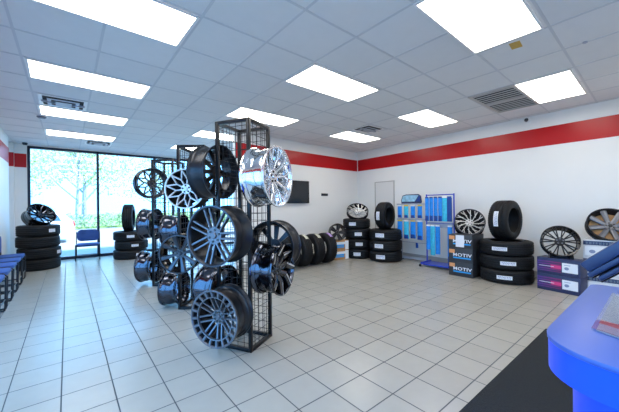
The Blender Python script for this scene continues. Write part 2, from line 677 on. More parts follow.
# door in the right wall
X = Matrix.Identity(4)
tdir = V((WK, 1, 0)).normalized()
X.col[0] = (*tdir, 0)
X.col[1] = (0, 0, 1, 0)
X.col[2] = (*(tdir.cross(UP)), 0)
nx = tdir.cross(UP)
sgn = -1 if nx.x > 0 else 1
X.col[2] = (*(nx * sgn), 0)
X.translation = V((wx(4.72), 4.72, 0))
dr = MB()
dr.box(0, .62, 0, 1.96, .0, .012, M['trim'], X)
door = struct(dr.obj('door_1', smooth=False, bevel=.003))
df = MB()
for q in ((-.025, 0, 0, 1.985), (.62, .645, 0, 1.985), (0, .62, 1.962, 1.985)):
    df.box(q[0], q[1], q[2], q[3], 0, .025, M['vent'], X)
df.obj('door_frame', door, smooth=False)
dh = MB()
dh.tube([X @ V((.06, 1.0, .012)), X @ V((.06, 1.0, .06)), X @ V((.14, 1.0, .06))], .009, 8, M['grey'])
dh.obj('door_handle', door)

# ------------------------------------------------------------------ ceiling lamps
lampc = {0: 'left', 1: 'middle', 2: 'right'}
rows = [(-2.63, 'behind'), (-0.81, 'b'), (1.01, 'c'), (2.82, 'd'), (4.63, 'e'), (6.45, 'f'), (8.24, 'g')]  # rows behind the camera are unseen, added for lighting
cols = [0.262, 2.742, 5.232]
lab = {
    (0, 3): 'long ceiling light panel cut by the top left edge of the photo',
    (0, 4): 'bright ceiling light panel on the left, nearer than the air vent beside it',
    (0, 5): 'ceiling light panel on the left, just beyond the larger left air vent',
    (0, 6): 'farthest left ceiling light panel, close to the big window',
    (1, 2): 'ceiling light panel cut by the top edge, right of the middle',
    (1, 3): 'ceiling light panel in the middle of the ceiling, beyond the tiles at the top centre',
    (1, 4): 'ceiling light panel just above the nearest wheel rack',
    (1, 5): 'ceiling light panel peeking out behind the top of the nearest wheel rack',
    (1, 6): 'small distant ceiling light panel above the middle wheel rack',
    (2, 2): 'ceiling light panel beside the large slatted return grille',
    (2, 3): 'ceiling light panel between the return grille and the far corner on the right',
    (2, 4): 'ceiling light panel nearest the far corner of the room',
}
lens = MB()
lens.box(-.58, .58, -.275, .275, -.006, .002, M['panel'])
lens_me = lens.mesh('diffuser', False)
fr = MB()
for q in ((-.605, -.58, -.295, .295), (.58, .605, -.295, .295), (-.58, .58, -.295, -.275), (-.58, .58, .275, .295)):
    fr.box(q[0], q[1], q[2], q[3], -.009, .001, M['white'])
fr_me = fr.mesh('lamp_frame', False)
for ci, x in enumerate(cols):
    for ri, (y, nm) in enumerate(rows):
        if ci == 2 and y > 5:
            continue
        dflt = 'unseen ceiling light panel over the %s side of the shop, behind the viewer' % lampc[ci]
        t = thing('ceiling_light', lab.get((ci, ri), dflt), 'ceiling light', (x, y + .02 * (x - 2.74), ZC - .004), group='ceiling light panels')
        t.rotation_euler.z = .02
        for nme, me in (('lamp_frame', fr_me), ('diffuser', lens_me)):
            o = bpy.data.objects.new(nme, me)
            C.objects.link(o)
            o.parent = t


# vents
def slat_vent(name, label, x0, x1, y0, y1, banks, ns, z=ZC, cat='air vent', along='y', fm='vent'):
    t = thing(name, label, cat, ((x0 + x1) / 2, (y0 + y1) / 2, z - .004))
    hx, hy = (x1 - x0) / 2, (y1 - y0) / 2
    f = MB()
    b = .035
    for q in ((-hx, -hx + b, -hy, hy), (hx - b, hx, -hy, hy), (-hx + b, hx - b, -hy, -hy + b), (-hx + b, hx - b, hy - b, hy)):
        f.box(q[0], q[1], q[2], q[3], -.014, .0, M[fm])
    wbank = (2 * hx - 2 * b) / banks
    for i in range(1, banks):
        xx = -hx + b + wbank * i
        f.box(xx - .025, xx + .025, -hy + b, hy - b, -.014, .0, M[fm])
    f.obj('vent_frame', t, smooth=False)
    k = MB()
    k.box(-hx + b, hx - b, -hy + b, hy - b, -.002, .0, M['ventdark'])
    k.obj('vent_cavity', t, smooth=False)
    for i in range(banks):
        xa = -hx + b + wbank * i + (.025 if i else 0)
        xb = -hx + b + wbank * (i + 1) - (.025 if i < banks - 1 else 0)
        for j in range(ns):
            xx = xa + (xb - xa) * (j + .5) / ns
            s_ = MB()
            Xs = Matrix.Translation((xx, 0, -.008)) @ Matrix.Rotation(R(35), 4, 'Y')
            s_.box(-.008, .008, -hy + b, hy - b, -.001, .001, M[fm], Xs)
            s_.obj('vent_slat', t, smooth=False)
    return t


slat_vent('return_grille', 'large slatted return air grille in the ceiling near the right wall', 4.62, 5.84, 1.33, 1.92, 2, 6)


def supply_vent(label, x0, x1, y0, y1):
    t = thing('air_vent', label, 'air vent', ((x0 + x1) / 2, (y0 + y1) / 2, ZC - .004))
    hx, hy = (x1 - x0) / 2, (y1 - y0) / 2
    k = MB()
    k.box(-hx, hx, -hy, hy, -.002, 0, M['ventdark'])
    k.obj('vent_cavity', t, smooth=False)
    f = MB()
    for (s, z) in ((1.0, -.006), (.66, -.022), (.33, -.03)):
        a, bx_ = s, s - .16
        for q in ((-hx * a, -hx * bx_, -hy * a, hy * a), (hx * bx_, hx * a, -hy * a, hy * a), (-hx * bx_, hx * bx_, -hy * a, -hy * bx_), (-hx * bx_, hx * bx_, hy * bx_, hy * a)):
            f.box(q[0], q[1], q[2], q[3], z, z + .006, M['grey'] if s < 1 else M['white'])
    f.box(-hx * .17, hx * .17, -hy * .17, hy * .17, -.03, -.024, M['grey'])
    f.box(-.01, .01, -.01, .01, -.03, -.001, M['grey'])
    f.box(-hx * .9, hx * .9, -.008, .008, -.03, -.002, M['grey'])
    f.obj('vent_louvre', t, smooth=False)
    return t


supply_vent('square air vent between two light panels on the left of the ceiling', -.31, .25, 5.5, 6.05)
supply_vent('small far air vent against the last left light panel by the window', .34, .87, 8.63, 9.2)
supply_vent('small dark square air vent near the far corner of the room', 4.62, 5.16, 3.79, 4.26)

t = thing('smoke_detector', 'round white smoke detector on the ceiling beside the left air vent', 'smoke detector', (-.33, 6.84, ZC - .004))
q = MB()
q.lathe([(.065, 0), (.065, -.02), (.045, -.038), (0, -.04)], 32, M['gun2'])
q.obj('detector_cap', t)
q = MB()
q.lathe([(.085, 0), (.085, -.008), (.065, -.008)], 32, M['white'])
q.obj('detector_base', t)
q = MB()
q.lathe([(.05, 0), (.05, -.03), (.035, -.055), (0, -.06)], 24, M['satin'])
o = q.obj('ceiling_sensor')
o.location = (-.78, 9.85, ZC)
tag(o, 'tiny dark dome sensor on the ceiling above the left end of the window', 'sensor')
# dome camera on the right wall
pd = V((wx(1.70), 1.70, 2.885))
t = thing('dome_camera', 'small white dome security camera high on the right wall below the ceiling', 'security camera', pd, frame_z((-1, WK, 0)))
q = MB()
q.lathe([(.05, 0), (.05, .05), (.04, .06), (0, .06)], 32, M['white'])
q.obj('camera_housing', t)
q = MB()
q.lathe([(.034, 0), (.033, .012), (.02, .03), (0, .036)], 24, M['black'], Matrix.Translation((0, -.012, .055)))
q.obj('camera_lens', t)
q = MB()
q.box(-.075, .075, -.045, .045, -.003, 0, M['sticker'])
o = q.obj('ceiling_sticker', smooth=False)
o.location = (3.5, .99, ZC)
o.rotation_euler.z = .1
tag(o, 'small yellow sticker stuck on a ceiling tile between two light panels', 'sticker')
q = MB()
q.lathe([(.02, 0), (.02, -.01), (0, -.018)], 12, M['grey'])
o = q.obj('sprinkler_cap')
o.location = at_z(585, 42, ZC)
tag(o, 'tiny round grey cap on a ceiling tile near the top right corner', 'ceiling cap')

# ------------------------------------------------------------------ television and outlet
tvn = V((TK, -1, 0)).normalized()
tvx = V((1, TK, 0)).normalized()
Xtv = Matrix((tvx, UP, tvn)).transposed()


def on_tv(x, z, d=0.0):
    return V((x, ty(x), z)) + tvn * d


t = thing('television', 'black flat television mounted on the white back wall behind the nearest rack', 'television', on_tv(4.2, 1.68), Xtv)
q = MB()
q.box(-.57, .57, -.28, .28, .03, .07, M['satin'])
q.obj('television_case', t, bevel=.006)
q = MB()
q.box(-.555, .555, -.262, .268, .0705, .0725, M['screen'])
q.obj('screen', t, smooth=False)
q = MB()
q.box(-.15, .15, -.12, .12, 0, .03, M['satin'])
q.obj('wall_bracket', t, smooth=False)
p = at_plane(324.5, 194.7, (5, ty(5), 0), tvn)
t = thing('wall_outlet', 'dark double socket plate on the white back wall right of the television', 'wall socket', p, Xtv)
q = MB()
q.box(-.125, .125, -.035, .035, 0, .012, M['gun'])
q.obj('socket_plate', t, bevel=.003)
for i in range(3):
    q = MB()
    q.box(-.1 + i * .075, -.05 + i * .075, -.02, .02, .012, .016, M['black'])
    q.obj('socket', t, smooth=False)


# ------------------------------------------------------------------ tyres
def tyre_meshes(Ro, Wd, Ri, label_at=None, knobby=False):
    """tyre about local z, z from 0 to Wd"""
    h = Wd
    n = 96
    g = .010
    gz = [.24, .42, .58, .76] if not knobby else [.30, .5, .70]
    prof = [(Ri, .06 * h), (Ri + .012, .02 * h), (Ri + .03, 0.004), (Ri + (Ro - Ri) * .45, 0), (Ro - .05, .012 * h), (Ro - .022, .05 * h), (Ro - .006, .10 * h)]
    for z in gz:
        z = z * h
        prof += [(Ro, z - .007), (Ro - g, z - .004), (Ro - g, z + .004), (Ro, z + .007)]
    prof += [(Ro - .006, .90 * h), (Ro - .022, .95 * h), (Ro - .05, .988 * h), (Ri + (Ro - Ri) * .45, h), (Ri + .03, h - .004), (Ri + .012, .98 * h), (Ri, .94 * h)]
    P = len(prof)
    inner = [(Ri + .008, .90 * h), (Ro - .035, .80 * h), (Ro - .022, .5 * h), (Ro - .035, .2 * h), (Ri + .008, .10 * h)]
    full = prof + inner

    def mod(k, j, r):
        if 5 <= j <= 7 or P - 8 <= j <= P - 6:
            return r - (.009 if k % 2 else 0)
        return r
    body = MB()
    body.lathe(full, n, M['rubber'], closed=True, mod=mod)
    me = body.mesh('tyre_casing', True, 0, 40)
    bead = MB()
    bead.lathe([(Ri + .012, .0), (Ri + .017, -.0015), (Ri + .022, 0)], n, M['satin'], closed=True, X=Matrix.Translation((0, 0, h + .001)))
    return me


tyre_cache = {}
sticker_cache = {}


def sticker_mesh(Ro, Wd, span, zc, zh, key):
    k = (Ro, Wd, key)
    if k in sticker_cache:
        return sticker_cache[k]
    q = MB()
    n = 14
    r = Ro + .0025
    vs, fs = [], []
    for i in range(n + 1):
        a = -span / 2 + span * i / n
        for zz, rr in ((zc - zh, r), (zc + zh, r), (zc + zh, r - .004), (zc - zh, r - .004)):
            vs.append((rr * math.cos(a), rr * math.sin(a), zz))
    for i in range(n):
        for j in range(4):
            j2 = (j + 1) % 4
            fs.append((i * 4 + j, (i + 1) * 4 + j, (i + 1) * 4 + j2, i * 4 + j2))
    fs += [(0, 1, 2, 3), (n * 4 + 3, n * 4 + 2, n * 4 + 1, n * 4)]
    q.add(vs, fs, M['paper'])
    # printed bars
    rnd = random.Random(3)
    r2 = r + .0006
    for row in (-.45, .1, .5):
        a = -span * .42
        while a < span * .38:
            da = span * rnd.uniform(.03, .12)
            z0, z1 = zc + zh * row - zh * .13, zc + zh * row + zh * .13
            q.add([(r2 * math.cos(a), r2 * math.sin(a), z0), (r2 * math.cos(a + da), r2 * math.sin(a + da), z0), (r2 * math.cos(a + da), r2 * math.sin(a + da), z1), (r2 * math.cos(a), r2 * math.sin(a), z1)], [(0, 1, 2, 3)], M['ink'])
            a += da + span * .03
    me = q.mesh('paper_label', False)
    sticker_cache[k] = me
    return me


def tyre(label, loc, Ro, Wd, rot=None, sticker=None, group='tyres', Ri=None, smat=None):
    """sticker: (angle, span, zc fraction, zh)"""
    Ri = Ri or Ro * .61
    k = (round(Ro, 3), round(Wd, 3), round(Ri, 3))
    if k not in tyre_cache:
        tyre_cache[k] = tyre_meshes(Ro, Wd, Ri)
    t = thing('tyre', label, 'tyre', loc, rot if rot is not None else Matrix.Identity(3), group)
    o = bpy.data.objects.new('tyre_casing', tyre_cache[k])
    C.objects.link(o)
    o.parent = t
    if sticker:
        a, span, zc, zh = sticker
        s = bpy.data.objects.new('paper_label', sticker_mesh(Ro, Wd, span, zc * Wd, zh, (span, zc, zh)))
        if smat:
            s.data = s.data.copy()
            s.data.materials[0] = smat
        C.objects.link(s)
        s.parent = t
        s.rotation_euler.z = a
        s['label'] = 'white printed paper label'
    return t


def face_ang(c, dpx=0):
    """angle on a lying tyre at c that faces the camera, shifted"""
    return math.atan2(-c[1], -c[0]) + dpx


def tyre_stack(c, Ro, Wd, n, labels, shifts, group, jit, span=.45, zh=.035):
    z = 0
    for i in range(n):
        cc = (c[0] + jit[i][0], c[1] + jit[i][1], z)
        st = None
        if shifts[i] is not None:
            st = (face_ang(cc, shifts[i]), span, .5, zh)
        tyre(labels[i], cc, Ro, Wd, rz(0), st, group)
        z += Wd
    return z


# left window stack of four (wheel on top)
zLW = tyre_stack((-.50, 8.98), .375, .245, 4,
                 ['bottom tyre of the tall stack in the left corner by the window',
                  'second tyre from the bottom of the tall stack in the left window corner',
                  'third tyre from the bottom of the tall left stack by the window, without a label',
                  'top tyre of the tall left stack, under the black wheel, with a white label'],
                 [None, 1.05, None, .62], 'tyres stacked in the left window corner', [(0, 0), (.01, 0), (-.01, 0), (0, .01)], .34)
zRW = tyre_stack((1.30, 9.22), .39, .24, 3,
                 ['bottom tyre of the stack under the big window, partly hidden by a hanging wheel',
                  'middle tyre of the stack under the big window right of the blue chair',
                  'top tyre of the lying stack under the big window, below the upright tyre'],
                 [.55, .2, .02], 'tyres stacked in front of the big window', [(.0, 0), (.03, 0), (0, 0)], .42, .03)
axis = V((.96, -.28, 0)).normalized()
Rt = frame_z(axis)
tyre('upright tyre balanced on the stack in front of the big window', V((1.27, 9.22, zRW + .355)) - axis * .12, .355, .24, Rt,
     (math.atan2(0, -1) + 2.7 + PI * 0, .5, .5, .045), 'tyres standing upright on stacks')
zA = tyre_stack((5.80, 5.15), .345, .249, 4,
                ['bottom tyre of the four tyre stack in the far corner',
                 'second tyre from the bottom of the four tyre stack in the far corner',
                 'third tyre from the bottom of the four tyre stack in the far corner',
                 'top tyre of the four tyre stack in the far corner, under the silver wheel'],
                [-.12, .05, .02, -.30], 'tyres of the far corner stack of four', [(0.02, 0), (.015, 0), (.0, 0), (-.02, .03)], .5, .04)
zB = tyre_stack((5.98, 4.43), .385, .252, 3,
                ['bottom tyre of the three tyre stack beside the blue wiper displays',
                 'middle tyre of the three tyre stack beside the blue wiper displays',
                 'top lying tyre of the stack beside the blue wiper displays, below an upright tyre'],
                [-.32, -.42, -.36], 'tyres of the stack left of the wiper displays', [(0, 0), (.0, 0), (0, 0)], .55, .045)
axis = V((.146, -.987, 0)).normalized()
tyre('upright tyre on top of the stack beside the blue wiper displays', V((5.97, 4.43, zB + .325)) - axis * .13, .325, .26, frame_z(axis),
     (PI, .60, .45, .04), 'tyres standing upright on stacks')
zM = tyre_stack((5.95, 1.87), .40, .235, 3,
                ['bottom tyre of the stack between the charcoal and the purple printed cartons',
                 'middle tyre of the stack between the charcoal and the purple printed cartons',
                 'top lying tyre of the stack between the charcoal and purple cartons, below an upright tyre'],
                [-.05, .08, -.22], 'tyres of the stack between the cartons', [(0, 0), (.01, .0), (0, .0)], .55, .03)
axis = V((-.115, -.993, 0)).normalized()
tyre('large upright tyre on the stack between the charcoal and the purple printed cartons', V((5.96, 1.87, zM + .345)) - axis * .15, .345, .30, frame_z(axis),
     (PI - .1, .75, .5, .035), 'tyres standing upright on stacks')

# row of standing tyres along the partition
rowlab = ['first tyre of the upright row along the back wall, half hidden behind the rack wheels',
          'upright tyre in the back wall row with the leftmost visible yellowish label',
          'upright tyre in the back wall row, second from its right end',
          'rightmost upright tyre of the back wall row, with a lilac label']
lil = mat('lilac_paper', (0.55, 0.35, 0.8), .6)
yel = mat('cream_paper', (0.8, 0.78, 0.55), .6)
for i, (x, y) in enumerate(((3.56, 5.28), (3.90, 5.27), (4.24, 5.25), (4.58, 5.22))):
    ax = V((1, -.10, 0)).normalized()
    tyre(rowlab[i], V((x, y, .348)), .348, .25, frame_z(ax), (-.05 + PI / 2 + .45, .55, .62, .035) if i else None, 'upright tyres along the back wall', Ri=.21, smat=[None, yel, yel, lil][i])


# ------------------------------------------------------------------ wheels
def spoke_bar(mb, a0, r0, a1, r1, w0, w1, z0, z1, th, m, edge=None):
    p0 = V((r0 * math.cos(a0), r0 * math.sin(a0), 0))
    p1 = V((r1 * math.cos(a1), r1 * math.sin(a1), 0))
    d = (p1 - p0).normalized()
    s = V((-d.y, d.x, 0))
    vs = []
    for p, wd, z in ((p0, w0, z0), (p1, w1, z1)):
        vs += [p + s * wd * .5 + V((0, 0, z - th)), p + s * wd * .5 + V((0, 0, z - .25 * th)), p + s * wd * .32 + V((0, 0, z)),
               p - s * wd * .32 + V((0, 0, z)), p - s * wd * .5 + V((0, 0, z - .25 * th)), p - s * wd * .5 + V((0, 0, z - th))]
    fs = [(0, 1, 2, 3, 4, 5), (11, 10, 9, 8, 7, 6)]
    fs += [(i, (i + 1) % 6, 6 + (i + 1) % 6, 6 + i) for i in range(6)]
    mb.add(vs, fs, m)
    if edge:
        vs = []
        for p, wd, z in ((p0, w0, z0), (p1, w1, z1)):
            vs += [p + s * wd * .30 + V((0, 0, z + .001)), p + s * wd * .06 + V((0, 0, z + .001))]
        mb.add(vs, [(0, 1, 3, 2)], edge)


wheel_id = [0]


def wheel(label, centre, n, Rr, Wd, style, face, barrel, lip=None, spin=0.0, group='display wheels', cap=None, hub_z=None, up=UP, lugs=5):
    """wheel whose outboard lip plane is centred at centre and looks along n"""
    t = thing('alloy_wheel', label, 'wheel', centre, frame_z(n, up), group)
    lip = lip or face
    w_ = Wd
    q = MB()
    th = .010
    # outer barrel then inner barrel, closed loop
    prof = [(Rr, 0), (Rr, -.012), (Rr * .955, -.02), (Rr * .93, -.05), (Rr * .93, -.07 - .1 * w_), (Rr * .86, -.10 - .15 * w_), (Rr * .85, -.45 * w_ - .05), (Rr * .90, -.60 * w_ - .05), (Rr * .93, -w_ + .045), (Rr * .955, -w_ + .02), (Rr, -w_ + .012), (Rr, -w_),
            (Rr * .955, -w_), (Rr * .925, -w_ + .02), (Rr * .90, -w_ + .045), (Rr * .87, -.60 * w_ - .05), (Rr * .825, -.45 * w_ - .05), (Rr * .83, -.10 - .15 * w_), (Rr * .89, -.06 - .1 * w_), (Rr * .90, -.03), (Rr * .945, -.004)]
    q.lathe(prof, 72, barrel, closed=True)
    q.obj('rim', t, ang=50)
    q = MB()
    q.lathe([(Rr + .0005, -.010), (Rr + .0005, .001), (Rr * .95, .001), (Rr * .93, -.006), (Rr * .93, -.012)], 72, lip, closed=True)
    q.obj('rim_lip', t, ang=50)
    ro = Rr * .90
    hz = hub_z if hub_z is not None else -.055
    oz = -.018
    rh = Rr * (.28 if style == 'twin7' else .24)
    if style == 'twin7':
        for k in range(7):
            a = spin + k * 2 * PI / 7
            q = MB()
            for s in (-1, 1):
                spoke_bar(q, a + s * .32, rh * 1.0, a + s * .115, Rr * .93, .021, .021, hz + .01, oz, .03, face)
            q.obj('twin_spoke', t)
    elif style == 'beadlock':
        q = MB()
        q.lathe([(Rr * .72, -.012), (Rr * .72, -.035), (Rr * .76, -.035), (Rr * .76, -.010)], 60, face, closed=True)
        q.obj('inner_ring', t)
        for k in range(20):
            a = k * 2 * PI / 20 + .1
            q = MB()
            spoke_bar(q, a, Rr * .75, a, Rr * .96, .024, .030, -.010, .0, .03, face)
            q.obj('ring_rib', t)
        for k in range(8):
            a = spin + k * 2 * PI / 8
            q = MB()
            for s in (-1, 1):
                spoke_bar(q, a + s * .36, rh, a + s * .13, Rr * .73, .017, .019, hz, oz - .01, .03, face)
            q.obj('twin_spoke', t)
    elif style == 'mesh':
        for k in range(10):
            a = spin + k * 2 * PI / 10
            q = MB()
            spoke_bar(q, a, rh * .9, a, Rr * .52, .020, .018, hz, hz * .6 + oz * .4, .03, face)
            for s in (-1, 1):
                spoke_bar(q, a, Rr * .50, a + s * .31, Rr * .94, .018, .020, hz * .6 + oz * .4, oz + .008, .025, face)
            q.obj('y_spoke', t)
    elif style == 'y10':
        for k in range(10):
            a = spin + k * 2 * PI / 10
            q = MB()
            spoke_bar(q, a, rh * .8, a, Rr * .6, .034, .016, hz, -.03, .03, face)
            for s in (-1, 1):
                spoke_bar(q, a, Rr * .57, a + s * .14, Rr * .94, .015, .018, -.03, -.006, .025, face)
            q.obj('y_spoke', t)
    elif style == 'eight':
        for k in range(8):
            a = spin + k * 2 * PI / 8
            q = MB()
            spoke_bar(q, a, rh * .7, a, Rr * .94, .030, .062, hz, -.010, .03, face)
            q.obj('spoke', t)
    elif style == 'six':
        for k in range(8):
            a = spin + k * 2 * PI / 8
            q = MB()
            spoke_bar(q, a, rh * .9, a, Rr * .93, .055, .075, hz, -.02, .03, face)
            q.obj('spoke', t)
    elif style == 'five':
        for k in range(5):
            a = spin + k * 2 * PI / 5
            q = MB()
            for s in (-1, 1):
                spoke_bar(q, a + s * .2, rh * .8, a + s * .17, Rr * .93, .045, .05, hz, -.02, .035, face)
            q.obj('twin_spoke', t)
    elif style == 'blade':
        for k in range(8):
            a = spin + k * 2 * PI / 8
            q = MB()
            spoke_bar(q, a, rh * .8, a + .22, Rr * .58, .05, .07, hz, -.03, .03, face, lip if lip is not face else None)
            spoke_bar(q, a + .20, Rr * .55, a - .10, Rr * .95, .075, .05, -.03, .004, .03, face, M['silver'])
            q.obj('angular_spoke', t)
    elif style == 'turbine':
        N_ = 12
        for k in range(N_):
            a = spin + k * 2 * PI / N_
            q = MB()
            spoke_bar(q, a, rh * .8, a + .34, Rr * .94, .010, .017, hz, -.012, .022, face)
            spoke_bar(q, a + .17, Rr * .55, a + .54, Rr * .94, .008, .014, hz * .6, -.012, .022, face)
            q.obj('blade_spoke', t)
    elif style == 'thin':
        for k in range(10):
            a = spin + k * 2 * PI / 10
            q = MB()
            for s in (-1, 1):
                spoke_bar(q, a, rh * .8, a + s * .11, Rr * .94, .014, .016, hz, -.012, .022, face)
            q.obj('split_spoke', t)
    # hub
    q = MB()
    q.lathe([(rh * .30, hz - .01), (rh * .34, hz + .004), (rh * 1.02, hz + .006), (rh * 1.12, hz - .005), (rh * 1.12, hz - .045), (rh * .30, hz - .045)], 40, face, closed=True)
    hub = q.obj('hub', t)
    for k in range(lugs):
        a = spin + .3 + k * 2 * PI / lugs
        q = MB()
        q.lathe([(.0001, 0), (.0115, 0), (.0115, .005), (.008, .006), (.0001, .002)], 12, M['black'] if face not in (M['satin'], M['black'], M['bronze']) else M['gun2'],
                Matrix.Translation((rh * .70 * math.cos(a), rh * .70 * math.sin(a), hz + .005)))
        q.obj('lug_hole', hub)
    q = MB()
    q.lathe([(rh * .36, hz - .02), (rh * .36, hz + .012), (rh * .28, hz + .018), (0.0001, hz + .019)], 28, cap or face)
    q.obj('centre_cap', hub)
    return t


# ------------------------------------------------------------------ wheel racks
def rack(label, N, u, v, su, sv, H, name='wheel_rack'):
    """N near corner (x,y); u,v unit dirs along base; square post tower with wire mesh on the four sides"""
    u, v = V((*u, 0)), V((*v, 0))
    rot = Matrix((u, v, UP)).transposed()
    t = thing(name, label, 'rack', (N[0], N[1], 0), rot, 'black wire wheel racks')
    h = .016
    for (i, j) in ((0, 0), (1, 0), (0, 1), (1, 1)):
        q = MB()
        q.box(i * su - h, i * su + h, j * sv - h, j * sv + h, 0, H, M['rack'])
        q.obj('post', t, bevel=.002)
    for z in (.016, H - .016):
        q = MB()
        for j in (0, sv):
            q.box(h, su - h, j - h, j + h, z - h, z + h, M['rack'])
        for i in (0, su):
            q.box(i - h, i + h, h, sv - h, z - h, z + h, M['rack'])
        q.obj('top_frame' if z > 1 else 'bottom_frame', t, bevel=.002)
    step = .075
    for side in range(4):
        q = MB()
        L_ = su if side < 2 else sv
        nv = int(round(L_ / step))
        nh = int(H / step)
        r = .0028
        for k in range(1, nv):
            s = L_ * k / nv
            p = {0: (s, 0), 1: (s, sv), 2: (0, s), 3: (su, s)}[side]
            q.tube([(p[0], p[1], .02), (p[0], p[1], H - .02)], r, 6, M['rack'])
        for k in range(1, nh + 1):
            z = k * step
            if z > H - .03:
                break
            a, b = {0: ((0, 0), (su, 0)), 1: ((0, sv), (su, sv)), 2: ((0, 0), (0, sv)), 3: ((su, 0), (su, sv))}[side]
            q.tube([(*a, z), (*b, z)], r, 6, M['rack'])
        q.obj('wire_mesh_panel', t)
    return t


def peg(rk, c, n, reach):
    """hook arm from the mesh out to the hub"""
    inv = rk.matrix_world.inverted()
    q = MB()
    q.tube([inv @ (V(c) - V(n) * reach), inv @ (V(c) - V(n) * .06)], .012, 10, M['rack'])
    q.obj('wheel_hook', rk)


bpy.context.view_layer.update()
# nearest rack
U1 = V((.88, .475, 0)).normalized()
V1 = V((-U1.y, U1.x, 0))
N1 = V((1.30, 2.475, 0))
S1 = .355
rk1 = rack('nearest and largest looking black wire rack hung with wheels', N1[:2], U1[:2], V1[:2], S1, S1, 2.165)
# middle rack
N2 = EYE * 0 + RT * (-1.722) + FW * 3.91
rk2 = rack('middle black wire wheel rack, behind the nearest one, with the silver mesh wheel', N2[:2], RT[:2], FW[:2], .335, .42, 2.16)
N3 = RT * (-2.672) + FW * 5.06
rk3 = rack('farthest black wire wheel rack, closest to the window', N3[:2], RT[:2], FW[:2], .345, .42, 2.16)
bpy.context.view_layer.update()
GW = 'wheels hung on the wire racks'


def hang(rk, label, px, py, hh, P, n, Wd, style, face, barrel, inboard=False, tilt=None, **kw):
    n = V(n).normalized()
    gap = .012
    if inboard:
        c_in = at_plane(px, py, V(P) + n * gap, n)
        c = c_in + n * Wd
        dep = (c_in - EYE).dot(FW)
    else:
        c = at_plane(px, py, V(P) + n * (Wd + gap), n)
        dep = (c - EYE).dot(FW)
    Rr = hh * dep / FP
    t_ = wheel(label, c, tilt or n, Rr, Wd, style, face, barrel, group=GW, **kw)
    peg(rk, c, n, Wd + gap)
    return t_


hang(rk1, 'big gunmetal wheel with seven twin spokes in the middle of the nearest rack', 210.5, 236.3, 31, N1, -U1, .255, 'twin7', M['gun2'], M['satin'], lip=M['gun'], spin=0.02, hub_z=-.05, lugs=6)
hang(rk1, 'grey wheel with a slotted outer ring, lowest on the nearest rack', 213.3, 319.5, 29, N1, -U1, .245, 'beadlock', M['gun2'], M['satin'], spin=.2, hub_z=-.07, lugs=8)
hang(rk1, 'polished chrome wheel near the top right of the nearest rack', 279, 176.5, 30.5, N1, -V1, .24, 'y10', M['chromeface'], M['chrome'], spin=.1, hub_z=-.06)
hang(rk1, 'glossy black wheel with milled angular spokes, lower right of the nearest rack', 283.5, 269.5, 25.5, N1, -V1, .225, 'blade', M['black'], M['dchrome'], lip=M['dchrome'], hub_z=-.06)
L1 = N1 + V1 * S1
R1 = N1 + U1 * S1
hang(rk1, 'black wheel seen from behind, top left of the nearest rack', 222.5, 172, 27, L1, V1, .205, 'eight', M['bronze'], M['satin'], inboard=True, hub_z=-.1)
hang(rk1, 'glossy dark wheel half hidden behind the slotted wheel, low on the nearest rack', 226, 288, 23, L1, V1, .22, 'eight', M['satin'], M['dchrome'], inboard=True, hub_z=-.05)
hang(rk1, 'dark wheel on the far side of the nearest rack, above the tyre row', 270, 247, 26, R1, U1, .19, 'eight', M['gun'], M['satin'], inboard=True, hub_z=-.05)
# middle rack
sw = hang(rk2, 'silver faced mesh wheel with a black barrel on the middle rack', 184.3, 188.7, 20, N2, -FW, .27, 'mesh', M['silver'], M['matteblk'], spin=.15)
q = MB()  # dark disc added so the gaps between spokes look shaded
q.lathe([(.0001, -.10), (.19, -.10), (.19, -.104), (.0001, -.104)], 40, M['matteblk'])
q.obj('gap_shade_disc', sw, smooth=False)
hang(rk2, 'blue black wheel with eight straight spokes on the middle rack', 178, 254.5, 19.5, N2, -FW, .22, 'eight', M['gun'], M['black'], spin=.25)
hang(rk2, 'upper glossy black wheel hanging sideways on the left of the middle rack', 184, 230.5, 16, N2, -RT, .24, 'eight', M['satin'], M['dchrome'], inboard=True)
hang(rk2, 'glossy black wheel hanging sideways at the bottom left of the middle rack', 184, 288, 16.5, N2, -RT, .25, 'eight', M['satin'], M['dchrome'], inboard=True)
# farthest rack
hang(rk3, 'glossy black wheel hanging sideways on the farthest rack, beside the upright window tyre', 157, 224, 15.5, N3, -RT, .22, 'eight', M['satin'], M['dchrome'], inboard=True)
hang(rk3, 'glossy black wheel hanging sideways at the bottom of the farthest rack', 157.5, 266, 15.5, N3, -RT, .26, 'eight', M['satin'], M['dchrome'], inboard=True)
nn = (-FW * math.cos(R(47)) + RT * math.sin(R(47)))
c = EYE + ray(153.5, 183) * 4.72
wheel('dark mesh spoke wheel at the top of the farthest rack, seen against the window', c, nn, 15 * 4.72 / FP, .20, 'mesh', M['gun'], M['gun'], group=GW)
inv = rk3.matrix_world.inverted()
q = MB()
q.tube([inv @ (c - nn * .06), inv @ (c - nn * .16), inv @ V((N3.x + RT.x * .06, N3.y + RT.y * .06, c.z))], .012, 10, M['rack'])
q.obj('wheel_hook', rk3)

# wheels resting on stacks and cartons
GS = 'wheels displayed on stacks and cartons'
# black wheel lying tilted on the left stack
nLW = V((.42, -.62, .58)).normalized()
c = V((-.44, 8.90, zLW + .262))
wheel('black wheel with thin milled spokes lying tilted on the tall left tyre stack', c, nLW, .27, .24, 'y10', M['dchrome'], M['black'], lip=M['black'], group=GS)
# silver wheel on corner stack
nA = V((-.46, -.50, .73)).normalized()
c = V((5.76, 5.12, zA + .205))
wheel('machined silver wheel with slim curved spokes leaning on the far corner tyre stack', c, nA, .275, .10, 'turbine', M['silver'], M['matteblk'], lip=M['satin'], group=GS)
